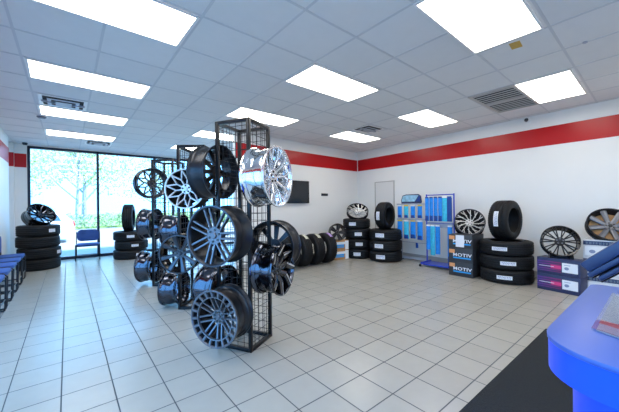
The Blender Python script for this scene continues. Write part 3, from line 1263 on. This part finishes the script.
# ------------------------------------------------------------------ cartons
def carton(label, P0, u, L_, D_, H_, z, m, group, name='carton'):
    """front bottom-left corner P0, u dir along the front, depth away from camera"""
    u = V((*u, 0)).normalized()
    d = V((-u.y, u.x, 0))
    if d.dot(V((P0[0], P0[1], 0))) < 0:
        d = -d
    rot = Matrix((u, d, UP)).transposed()
    if rot.determinant() < 0:
        rot = Matrix((-u, d, UP)).transposed()
        P0 = (P0[0] + u.x * L_, P0[1] + u.y * L_)
    t = thing(name, label, 'carton', (P0[0], P0[1], z), rot, group)
    q = MB()
    q.box(0, L_, 0, D_, 0, H_, m)
    return q.obj('carton_body', t, bevel=.003), L_


def XF(x, z, y=-.0015):
    """text frame on carton front: local x right, z up, facing -y"""
    return Matrix(((1, 0, 0, x), (0, 0, -1, y), (0, 1, 0, z), (0, 0, 0, 1)))


def patch(t, name, x0, x1, z0, z1, m, d=.001, label=None):
    q = MB()
    q.box(x0, x1, -d, 0.0005, z0, z1, m)
    return q.obj(name, t, smooth=False, label=label)


mo = ['bottom charcoal carton printed MOTIV beside the wiper displays',
      'middle charcoal carton printed MOTIV beside the wiper displays',
      'top charcoal carton printed MOTIV with a white sheet taped on its front']
for i in range(3):
    # front face looks to -x; seen from camera left is larger y
    t, L_ = carton(mo[i], (5.62, 2.715), (0.0, -1), .43, .5, .257, i * .257, M['card'], 'charcoal wheel cartons')
    text_mesh('MOTIV', .082, M['print'], 'lettering', t, XF(.080, .113), .0008, .0, 1.27, .0014)
    patch(t, 'blue_strip', .085, .40, .072, .098, M['cyan'])
    patch(t, 'orange_label', .012, .115, .165, .235, M['orange'])
    if i == 2:
        patch(t, 'taped_paper_sheet', .135, .285, .03, .25, M['paper'], .003, 'white sheet of paper')
mw = wheel('silver wheel with many fine slanted spokes on top of the charcoal cartons', V((5.90, 2.44, .771 + .235)), V((-.80, -.42, .42)).normalized(), .262, .20, 'turbine', M['silver'], M['matteblk'], lip=M['gun'], group=GS, spin=.1)
q = MB()  # added disc, its dark colour stands in for shade inside the barrel
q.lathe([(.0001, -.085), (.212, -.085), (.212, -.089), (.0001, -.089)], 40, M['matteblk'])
q.obj('gap_shade_disc', mw, smooth=False)
pu = ['lower navy carton with pink and purple streak, standing on the floor',
      'upper navy carton with pink and purple streak, directly under a black wheel']
dirp = V((5.68 - 5.77, .855 - 1.395, 0)).normalized()
for i in range(2):
    t, L_ = carton(pu[i], (5.745, 1.372), dirp[:2], .53, .26, .25, i * .25, M['navyc'], 'navy printed wheel cartons')
    patch(t, 'printed_streak', .004, .31, .05, .21, M['streak'])
    patch(t, 'pink_streak', .18, .31, .10, .15, M['pink'], .0016)
    patch(t, 'thin_printed_line', .03, .22, .122, .129, M['print'], .0022)
    patch(t, 'white_label_panel', .32, .505, .06, .20, M['print'])
    q = MB()
    q.lathe([(.028, 0), (.028, .001), (0, .001)], 20, M['ink'], Matrix.Translation((.375, -.001, .12)) @ Matrix.Rotation(R(90), 4, 'X') @ Matrix.Diagonal((1, .8, 1, 1)))
    q.obj('oval_emblem', t, smooth=False)
    patch(t, 'printed_line', .345, .42, .165, .172, M['ink'], .0016)
t_w = wheel('black wheel with thin paired spokes on a stand on the navy cartons', V((5.84, 1.10, .50 + .265)), V((-.82, -.27, .36)).normalized(), .24, .13, 'thin', M['satin'], M['black'], lip=M['black'], group=GS, hub_z=-.03)
st = thing('wheel_display_stand', 'low black stand holding the black wheel on the navy printed cartons', 'stand', (5.85, 1.10, .50), frame_z((0, 0, 1), (-.95, -.3, 0)))
for s in (-1, 1):
    q = MB()
    q.prism([(-.10, 0), (.10, 0), (.10, .03), (.05, .06), (-.05, .045), (-.10, .09)], -.02, .02, M['satin'],
            Matrix.Translation((s * .12, 0, 0)) @ Matrix(((0, 0, 1, 0), (1, 0, 0, 0), (0, 1, 0, 0), (0, 0, 0, 1))))
    q.obj('stand_foot', st, smooth=False)
q = MB()
q.box(-.12, .12, -.015, .015, 0, .025, M['satin'])
q.obj('cross_bar', st, smooth=False)
# rear pale cartons under the big dark wheel
re_ = ['lowest pale grey carton behind the blue counter, against the right wall',
       'second pale grey carton from the floor behind the blue counter, against the right wall',
       'top pale grey carton behind the counter, under the large dark wheel']
for i in range(3):
    t, L_ = carton(re_[i], (6.0, .865), (.03, -1), .56, .45, .264, i * .264, M['wcard'], 'pale wheel cartons')
    patch(t, 'navy_band', .0, .56, .185, .245, M['navyc'])
    xk = .03
    for k in range(11):
        ww_ = (.022, .03, .018)[k % 3]
        patch(t, 'band_marking', xk, xk + ww_, .198, .232, M['gun2'], .0018)
        xk += ww_ + .012
    patch(t, 'white_label_panel', .02, .30, .03, .165, M['print'], .0016)
    q = MB()
    q.lathe([(.035, 0), (.035, .001), (0, .001)], 20, M['ink'], Matrix.Translation((.10, -.0016, .09)) @ Matrix.Rotation(R(90), 4, 'X') @ Matrix.Diagonal((1, .75, 1, 1)))
    q.obj('oval_emblem', t, smooth=False)
cw = V((6.13, .575, .792 + .235))
nw = V((-.78, -.27, .56)).normalized()
tw = wheel('large dark wheel with wide grey spokes and brown cardboard behind, on pale cartons', cw, nw, .272, .12, 'six', M['gun2'], M['satin'], lip=M['satin'], group=GS, spin=.2, cap=M['black'])
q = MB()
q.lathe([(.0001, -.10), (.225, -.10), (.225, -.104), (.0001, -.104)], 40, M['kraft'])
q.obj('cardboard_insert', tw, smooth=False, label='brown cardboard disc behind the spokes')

# white and blue cartons near the far corner
for i in range(2):
    lb = ['lower white and blue carton on the floor at the end of the upright tyre row', 'upper white and blue carton at the end of the upright tyre row'][i]
    t, L_ = carton(lb, (5.04, 5.22), (.97, -.20), .40, .30, .235, i * .235, M['kraft'], 'white and blue cartons')
    patch(t, 'blue_panel', .0, .27, .06, .14, M['cyan'], .0012)
    patch(t, 'white_panel', .0, .30, .14, .20, M['print'], .0012)
    patch(t, 'white_corner_panel', .30, .40, .01, .225, M['print'], .0016)
    patch(t, 'dark_print', .03, .25, .09, .105, M['ink'], .002)
wheel('black wheel with five twin spokes on the white and blue cartons', V((5.20, 5.26, .47 + .21)), V((-.30, -.92, .25)).normalized(), .215, .12, 'five', M['satin'], M['black'], group=GS, hub_z=-.04)

# ------------------------------------------------------------------ wiper displays
xa = 6.18
t = thing('display_stand', 'grey display stand with a picture header hung with blue wiper packages', 'display stand', (xa, 3.88, 0), group='wiper display stands')
q = MB()
for y in (-.33, .33):
    q.tube([(0.16, y, 0.03), (0.16, y, 1.36)], .012, 8, M['grey'])
q.obj('upright_post', t)
q = MB()
for y in (-.33, .33):
    q.tube([(-.10, y, .02), (.22, y, .02)], .014, 8, M['satin'])
q.box(.13, .17, -.34, .34, .05, .10, M['grey'])
q.obj('base_frame', t)
for z in (.99, 1.345):
    q = MB()
    q.box(.0, .18, -.36, .36, z - .012, z + .018, M['grey'])
    q.obj('shelf_bar', t, bevel=.003)
q = MB()
pts = [(-.25, 0), (.25, 0), (.27, .03), (.25, .17), (.19, .215), (-.12, .215), (-.22, .19), (-.26, .08)]
q.prism(pts, -.012, .012, M['navyc'], Matrix(((0, 0, 1, .05), (-1, 0, 0, 0), (0, 1, 0, 1.363), (0, 0, 0, 1))))
q.obj('header_board', t, smooth=False)
q = MB()
pts = [(-.235, .045), (.10, .045), (.20, .19), (-.12, .195), (-.205, .172), (-.238, .08)]
skyp = mat('header_picture', (.30, .55, .72), .35, var=.6, scale=12)
q.prism(pts, -.016, -.012, skyp, Matrix(((0, 0, 1, .05), (-1, 0, 0, 0), (0, 1, 0, 1.363), (0, 0, 0, 1))))
q.obj('header_picture', t, smooth=False)
q = MB()
q.prism([(.12, .045), (.23, .045), (.235, .15), (.215, .18)], -.016, -.012, M['wdark'], Matrix(((0, 0, 1, .05), (-1, 0, 0, 0), (0, 1, 0, 1.363), (0, 0, 0, 1))))
q.obj('header_stripe', t, smooth=False)


def package(name, label, x, y, z0, z1, wdt, m, group, top=None, low=None):
    """hanging blister package; its hook arm goes back to the stand"""
    o = thing(name, label, 'package', (x, y, z1), group=group)
    q = MB()
    pts = []
    for a in range(9):
        an = PI * a / 8
        pts.append((-.014 * math.sin(an) - .004, -wdt / 2 * math.cos(an)))
    pts += [(0.004, wdt / 2), (0.004, -wdt / 2)]
    q.prism(pts, z0 - z1, -.03, m)
    q.obj('package_body', o)
    q = MB()
    q.box(-.016, .003, -wdt * .42, wdt * .42, -.03, -.0, top or m)
    q.obj('package_header', o, smooth=False)
    if low:
        q = MB()
        q.box(-.0195, -.003, -wdt * .40, wdt * .40, (z0 - z1), (z0 - z1) * .78, low)
        q.obj('package_foot', o, smooth=False)
    return o


def hook(st, x0, x1, y, z):
    q = MB()
    q.tube([(x0 - st.location.x, y - st.location.y, z), (x1 - st.location.x, y - st.location.y, z)], .003, 6, M['grey'])
    q.obj('hook', st)


names = ['first', 'second', 'third', 'fourth', 'fifth']
for r_, (zt, zb_, nn_, wd_) in enumerate(((1.33, 1.03, 4, .11), (.975, .56, 4, .13))):
    for k in range(nn_):
        y = 3.88 + .26 - k * (.52 / (nn_ - 1))
        lb = '%s wiper package from the left on the %s bar of the grey stand' % (names[k], ['upper', 'lower'][r_])
        zb2 = zb_ - (.02 * (k % 2)) if r_ else zb_
        package('wiper_package', lb, xa - .02, y, zb2, zt, wd_, M['wblue'] if k % 2 == 0 else M['wcyan'] if k == 1 else M['wblue'], 'wiper packages on the grey stand', M['yellow'] if (k + r_) % 2 else M['paper'], M['wdark'])
        hook(t, xa - .03, xa + .15, y, zt - .008)
o = package('wiper_package', 'small dark tag hanging low on the stand with the picture header', xa + .1, 3.77, .33, .45, .06, M['wdark'], 'wiper packages on the grey stand')
hook(t, xa + .1, xa + .17, 3.77, .44)
# long cord the tag hangs from is the hook arm; second bar
q = MB()
q.tube([(.16, -.33, .44), (.16, .33, .44)], .006, 6, M['grey'])
q.obj('lower_bar', t)

xb = 6.03
yb = 3.15
t = thing('display_stand', 'blue wheeled display stand with long blue wiper packages, next to the charcoal cartons', 'display stand', (xb, yb, 0), group='wiper display stands')
for y in (-.30, .30):
    q = MB()
    q.tube([(0.12, y, 0.07), (0.12, y, 1.56)], .015, 8, M['bluesteel'])
    q.obj('upright_post', t)
q = MB()
for z in (1.54, .93):
    q.tube([(.12, -.30, z), (.12, .30, z)], .012, 8, M['bluesteel'])
q.obj('cross_rail', t)
q = MB()
q.box(.11, .118, -.28, .28, .84, .955, M['grey'])
q.obj('price_strip', t, smooth=False)
q = MB()
q.box(-.12, .26, -.31, .31, .05, .075, M['bluesteel'])
for y in (-.30, .30):
    q.tube([(-.13, y, .085), (.27, y, .085)], .018, 8, M['bluesteel'])
q.obj('base_frame', t)
for (x, y) in ((-.12, .33), (-.12, -.33), (.25, .33), (.25, -.33)):
    q = MB()
    q.lathe([(.0001, -.012), (.028, -.012), (.028, .012), (.0001, .012)], 16, M['satin'], Matrix.Translation((x, y, .028)) @ Matrix.Rotation(R(90), 4, 'X'))
    q.tube([(x, y, .028), (x, y * .93, .07)], .006, 6, M['satin'])
    q.obj('caster', t)
for k in range(6):
    y = yb + .245 - k * .098
    m_ = M['wcyan'] if k in (4,) else M['wblue']
    if k == 5:
        m_ = M['wdark']
    wd_ = .085 if k < 4 else .10
    package('long_wiper_package', '%s long wiper package from the left on the top rail of the blue stand' % (names + ['sixth'])[k], xb + .04, y, .98, 1.50, wd_, m_, 'wiper packages on the blue stand', M['wdark'] if k != 4 else M['paper'], M['wdark'] if k != 4 else None)
    hook(t, xb + .03, xb + .12, y, 1.49)
for k, (y, z0, wd_, m_) in enumerate(((3.37, .36, .09, 'wblue'), (3.27, .25, .10, 'wcyan'), (3.16, .28, .10, 'wblue'), (2.90, .07, .10, 'wblue'))):
    lb = ['leftmost', 'middle left', 'middle right', 'very long rightmost'][k] + ' wiper package on the lower rail of the blue stand'
    z0 = max(z0, .078)
    package('long_wiper_package', lb, xb + .04, y, z0, .90, wd_, M[m_], 'wiper packages on the blue stand', M['paper'], M['wdark'] if k == 3 else None)
    hook(t, xb + .03, xb + .12, y, .89)

# ------------------------------------------------------------------ chairs
def rounded(x0, x1, y0, y1, r, n=5):
    pts = []
    for cx_, cy_, a0 in ((x1 - r, y1 - r, 0), (x0 + r, y1 - r, 90), (x0 + r, y0 + r, 180), (x1 - r, y0 + r, 270)):
        for i in range(n + 1):
            a = R(a0 + 90 * i / n)
            pts.append((cx_ + r * math.cos(a), cy_ + r * math.sin(a)))
    return pts


def make_chair(label, group, seat_h=.45, back=True, wd=.48, dp=.44, lean=10):
    """sled chair, front towards local -y"""
    t = thing('waiting_chair', label, 'chair', group=group)
    q = MB()
    q.prism(rounded(-wd / 2 + .02, wd / 2 - .02, -dp / 2, dp / 2, .06), seat_h - .05, seat_h, M['fabric'])
    q.obj('seat', t, bevel=.012)
    for s in (-1, 1):
        x = s * wd / 2
        q = MB()
        q.tube([(x, -dp / 2 + .02, .012), (x, -dp / 2 + .01, .05), (x, -dp / 2, seat_h - .06), (x, -dp / 2 + .04, seat_h - .02), (x, dp / 2 - .04, seat_h - .02)], .011, 8, M['ctube'])
        q.obj('front_leg', t)
        q = MB()
        q.tube([(x, dp / 2, .012), (x, dp / 2 - .03, seat_h - .02), (x * .98, dp / 2 - .03 + lean * .006, seat_h + .3)], .011, 8, M['ctube'])
        q.obj('rear_leg', t)
        q = MB()
        q.tube([(x, -dp / 2 + .02, .012), (x, dp / 2, .012)], .011, 8, M['ctube'])
        q.obj('floor_runner', t)
    q = MB()
    q.tube([(-wd / 2, -dp / 2 + .06, seat_h - .06), (wd / 2, -dp / 2 + .06, seat_h - .06)], .009, 8, M['ctube'])
    q.obj('cross_tube', t)
    q = MB()
    q.tube([(-wd / 2, -dp / 2 + .01, .16), (wd / 2, -dp / 2 + .01, .16)], .007, 8, M['ctube'])
    q.obj('front_stretcher', t)
    if back:
        q = MB()
        pts = rounded(-wd / 2 + .015, wd / 2 - .015, 0, .30, .09)
        # curved back pad
        n = len(pts)
        Xb = Matrix.Translation((0, dp / 2 - .025, seat_h + .05)) @ Matrix.Rotation(R(90 - lean), 4, 'X')
        q.prism(pts, -.02, .02, M['fabric'], Xb)
        q.obj('backrest', t, bevel=.01)
    return t


ch = make_chair('blue fabric chair standing alone in front of the big window', None, .42, True, .50, .42)
ch.location = (.41, 9.68, 0)
ch.rotation_euler.z = R(-4)
row = make_chair('farthest blue chair of the row along the left wall', 'blue chairs along the left wall', .50, True, .46, .36, 0)
row.location = (-.812, 7.62, 0)
row.rotation_euler.z = R(90)
rl = ['second farthest blue chair of the row along the left wall', 'middle blue chair of the row along the left wall',
      'fourth blue chair from the window in the row along the left wall', 'nearest blue chair of the left row, mostly outside the photo']
for i in range(4):
    c_ = copy_tree(row)
    c_.location = (-.812, 7.62 - .58 * (i + 1), 0)
    c_['label'] = rl[i]

# stack of tilted navy chairs behind the counter
for i in range(3):
    a0 = at_plane(*[(579, 264), (586, 274), (597, 277.5)][i], (3.62, 0, 0), V((1, 0, 0)))
    a1 = at_plane(*[(619, 240), (619, 256.5), (619, 266.5)][i], (3.62, 0, 0), V((1, 0, 0)))
    d = (a1 - a0).normalized()
    L_ = .56
    lb = ['top', 'middle', 'bottom'][i] + ' chair of the nested navy padded chairs beyond the end of the blue counter'
    t = thing('stacked_chair', lb, 'chair', (a0.x, a0.y, 0), group='nested navy chairs')
    X = Matrix((V((1, 0, 0)), d, V((1, 0, 0)).cross(d))).transposed().to_4x4()
    sg = 1 if V((1, 0, 0)).cross(d).z > 0 else -1
    X.translation = V((0, 0, a0.z))
    th = [.095, .045, .04][i]
    z0, z1 = (-th, 0) if sg > 0 else (0, th)
    q = MB()
    q.box(-.0, .42, 0, L_, z0, z1, M['navy'], X)
    q.obj('padded_seat', t, bevel=.012)
    for s_ in (0.04, .38):
        q = MB()
        u = -(th + .006) * sg
        b0 = X @ V((s_, .03 - .02 * i, u))
        b1 = X @ V((s_, L_ - .03, u))
        yk = b1.y - .02 - i * .035
        q.tube([b0, b1, V((s_, yk, b1.z - .06)), V((s_, yk, .012)), V((s_, yk + .42, .012))], .008, 8, M['ctube'])
        q.obj('leg_frame', t)

# ------------------------------------------------------------------ counter
ZT = .90
YE, XC, XF_ = .29, 1.145, 2.24


def counter_outline(inset, yback=-1.6):
    r = .20 - inset * .2
    x0, y1 = XC + inset, YE - inset
    pts = [(x0, yback)]
    n = 10
    for i in range(n + 1):
        a = R(180 - 90 * i / n)
        pts.append((x0 + r + r * math.cos(a), y1 - r + r * math.sin(a)))
    r2 = .05
    x1 = XF_ - inset * .5
    for i in range(5):
        a = R(90 - 90 * i / 4)
        pts.append((x1 - r2 + r2 * math.cos(a), y1 - r2 + r2 * math.sin(a)))
    pts.append((x1, yback))
    return pts


t = thing('service_counter', 'bright blue service counter with a rounded corner on the right', 'counter', (0, 0, 0))
q = MB()
q.prism(counter_outline(.0), ZT - .018, ZT, M['bluetop'])
q.obj('counter_top', t, bevel=.004)
q = MB()
q.prism(counter_outline(.003), ZT - .115, ZT - .018, M['blue'])
q.obj('counter_edge', t)
q = MB()
q.prism(counter_outline(.06), 0, ZT - .115, M['blue'])
q.obj('counter_base', t)
# acrylic over printed leaflets
p0, p1, p2 = at_z(591.5, 330, ZT), at_z(609, 300, ZT), at_z(619, 339.5, ZT)
ex = (p2 - p0)
ex.normalize()
ey = (p1 - p0).normalized()
t = thing('brochure_holder', 'clear acrylic leaflet holder lying on the blue counter at the right edge', 'brochure holder', (0, 0, 0))
W_, L_ = .42, .42


def quad(u0, u1, v0, v1):
    return [(p0 + ex * u + ey * v) for u, v in ((u0, v0), (u1, v0), (u1, v1), (u0, v1))]


def slab(name, u0, u1, v0, v1, z0, z1, m):
    q = MB()
    pts = quad(u0, u1, v0, v1)
    q.prism([(p.x, p.y) for p in pts], ZT + z0, ZT + z1, m)
    return q.obj(name, t, smooth=False)


W_, L_ = .42, .60
slab('leaflet', .01, W_, .15, L_, .0005, .003, M['brochure'])
slab('red_leaflet', .01, .40, .10, .15, .0005, .003, M['brred'])
slab('white_leaflet', .012, .40, .005, .10, .0005, .003, mat('pale_leaflet', (.30, .36, .50), .4, var=.1))
slab('acrylic_cover', 0, W_ + .02, 0, L_ + .02, .006, .009, M['acrylic'])
slab('acrylic_edge', 0, W_ + .02, -.003, .003, 0, .010, M['acrylic'])
t = thing('card_reader', 'small black device standing at the far end of the blue counter', 'card reader', (2.02, .0, ZT))
q = MB()
q.box(-.05, .05, -.09, .09, 0, .03, M['satin'])
q.obj('reader_body', t, bevel=.006)
q = MB()
q.box(-.035, .035, -.03, .05, .030, .032, M['screen'])
q.obj('reader_screen', t, smooth=False)

# floor mat
q = MB()
q.prism([(.2, -2.2), (3.93, -2.2), (3.93, .87), (.2, .895)], .0005, .010, M['matt'])
o = q.obj('floor_mat', bevel=.002)
tag(o, 'large charcoal floor mat under and in front of the blue counter', 'mat')

# ------------------------------------------------------------------ outdoors
q = MB()
q.prism([(-40, -30), (60, -30), (60, 90), (-40, 90)], -.30, -.16, M['asphalt'])
struct(q.obj('ground', smooth=False))
q = MB()
q.prism([(-8, YW + .15), (12, YW + .15), (12, YW + 2.9), (-8, YW + 2.9)], -.16, -.03, M['concrete'])
q2 = q.obj('sidewalk', smooth=False, bevel=.02)
struct(q2)
q = MB()
q.prism([(-30, 27), (45, 27), (45, 80), (-30, 80)], -.16, -.04, M['grass'])
tag(q.obj('lawn', smooth=False), 'sunlit lawn beyond the parking lot', 'grass', kind='stuff')


def leaf_cloud(mb, centre, rad, n, size, m, rnd):
    for _ in range(n):
        while True:
            p = V((rnd.uniform(-1, 1), rnd.uniform(-1, 1), rnd.uniform(-1, 1)))
            if p.length < 1 and rnd.random() < .35 + .65 * p.length:
                break
        p = V(centre) + V((p.x * rad[0], p.y * rad[1], p.z * rad[2]))
        s = size * rnd.uniform(.6, 1.3)
        Rm = Quaternion((rnd.uniform(-1, 1), rnd.uniform(-1, 1), rnd.uniform(-1, 1), rnd.uniform(-1, 1))).normalized().to_matrix()
        vs = [p + Rm @ V(a) * s for a in ((-.5, 0, 0), (0, -.3, .05), (.5, 0, 0), (0, .3, .05))]
        mb.add(vs, [(0, 1, 2, 3)], m)


def tree(label, x, y, h_, cr, n, m, seed, low=.35, trunk_r=.14):
    rnd = random.Random(seed)
    t = thing('leafy_tree', label, 'tree', (x, y, -.04), group='trees beyond the parking lot')
    q = MB()
    top = V((rnd.uniform(-.3, .3), 0, h_ * .75))
    q.tube([(0, 0, 0), (.05, 0, h_ * .2), top * .5, top], [trunk_r, trunk_r * .8, trunk_r * .55, trunk_r * .15], 8, M['bark'])
    q.obj('trunk', t)
    tips = []
    for k in range(7):
        a = k * 2.4 + rnd.random()
        z0 = h_ * (.16 + .08 * k)
        tip = V((math.cos(a) * cr * rnd.uniform(.5, .85), math.sin(a) * cr * .6, z0 + h_ * rnd.uniform(.15, .3)))
        q = MB()
        q.tube([(0.03, 0, z0), tip * .5 + V((0, 0, z0 * .45)), tip], [trunk_r * .45, trunk_r * .3, trunk_r * .1], 6, M['bark'])
        q.obj('branch', t)
        tips.append(tip)
    q = MB()
    for tip in tips + [top, top * .9]:
        leaf_cloud(q, tip, (cr * .55, cr * .5, h_ * .16), n // 9, .22, m, rnd)
    q.obj('foliage', t, smooth=False)
    return t


tl = [('thin trunked young tree seen through the left window pane', .55, 30, 8.5, 3.2, 2600, 'leaf2', .12),
      ('broad pale green tree at the far left of the window view', -5.5, 36, 11, 4.5, 3800, 'leaf', .2),
      ('tall tree behind the thin young tree in the window view', 1.5, 44, 13, 5.5, 4200, 'leaf2', .25),
      ('loose tree right of the window mullion, half bleached by the light', 8.0, 40, 8.0, 3.6, 1700, 'leaf2', .15),
      ('distant tree low on the right of the window view', 13.5, 52, 9, 4.5, 2200, 'leaf', .2),
      ('far left background tree behind the corner stack of tyres', -10.0, 46, 13, 5.5, 3600, 'leaf', .25)]
for i, a in enumerate(tl):
    tree(a[0], a[1], a[2], a[3], a[4], a[5], M[a[6]], 20 + i, trunk_r=a[7])
rnd = random.Random(5)
q = MB()
for i in range(26):
    leaf_cloud(q, (-9 + i * 1.15, 26.2 + rnd.uniform(-.3, .3), .45), (1.0, .6, .55), 230, .16, M['hedge'], rnd)
tag(q.obj('hedge', smooth=False), 'low green hedge along the far side of the parking lot', 'hedge', kind='stuff')

# parked car
cc = V((-1.95, 17.4, -.16))
t = thing('parked_car', 'white car parked outside the window, its tail showing right of the corner tyre stack', 'car', cc)
prof = [(-2.2, .35), (-2.25, .62), (-2.1, .82), (-1.2, .95), (-.55, 1.38), (.9, 1.46), (1.75, 1.32), (2.1, .98), (2.2, .62), (2.18, .32), (1.9, .24), (-1.9, .24)]
q = MB()
Xc = Matrix(((1, 0, 0, 0), (0, 0, -1, 0), (0, 1, 0, 0), (0, 0, 0, 1)))
q.prism(prof, -.88, .88, M['carpaint'], Xc)
q.obj('body', t, bevel=.06)
for s in (-1, 1):
    q = MB()
    q.prism([(-1.0, .97), (-.5, 1.32), (.3, 1.38), (.3, .97)], s * .885, s * .895, M['carglass'], Xc)
    q.prism([(.38, .97), (.38, 1.38), (.95, 1.38), (1.60, 1.24), (1.75, .97)], s * .885, s * .895, M['carglass'], Xc)
    q.obj('side_window', t, smooth=False)
q = MB()
q.add([(1.78, -.7, 1.30), (1.78, .7, 1.30), (2.10, .75, 1.0), (2.10, -.75, 1.0)], [(0, 1, 2, 3)], M['carglass'])
q.obj('rear_window', t, smooth=False)
for s in (-1, 1):
    q = MB()
    q.box(2.08, 2.2, s * .72 - .12, s * .72 + .12, .70, .88, M['tail'])
    q.obj('tail_lamp', t, bevel=.02)
    for x in (-1.35, 1.35):
        q = MB()
        q.lathe([(.0001, -.1), (.2, -.11), (.31, -.1), (.33, -.07), (.33, .07), (.31, .1), (.2, .11), (.0001, .1)], 28, M['rubber'], Matrix.Translation((x, s * .82, .33)) @ Matrix.Rotation(R(90), 4, 'X'))
        q.obj('car_wheel', t)
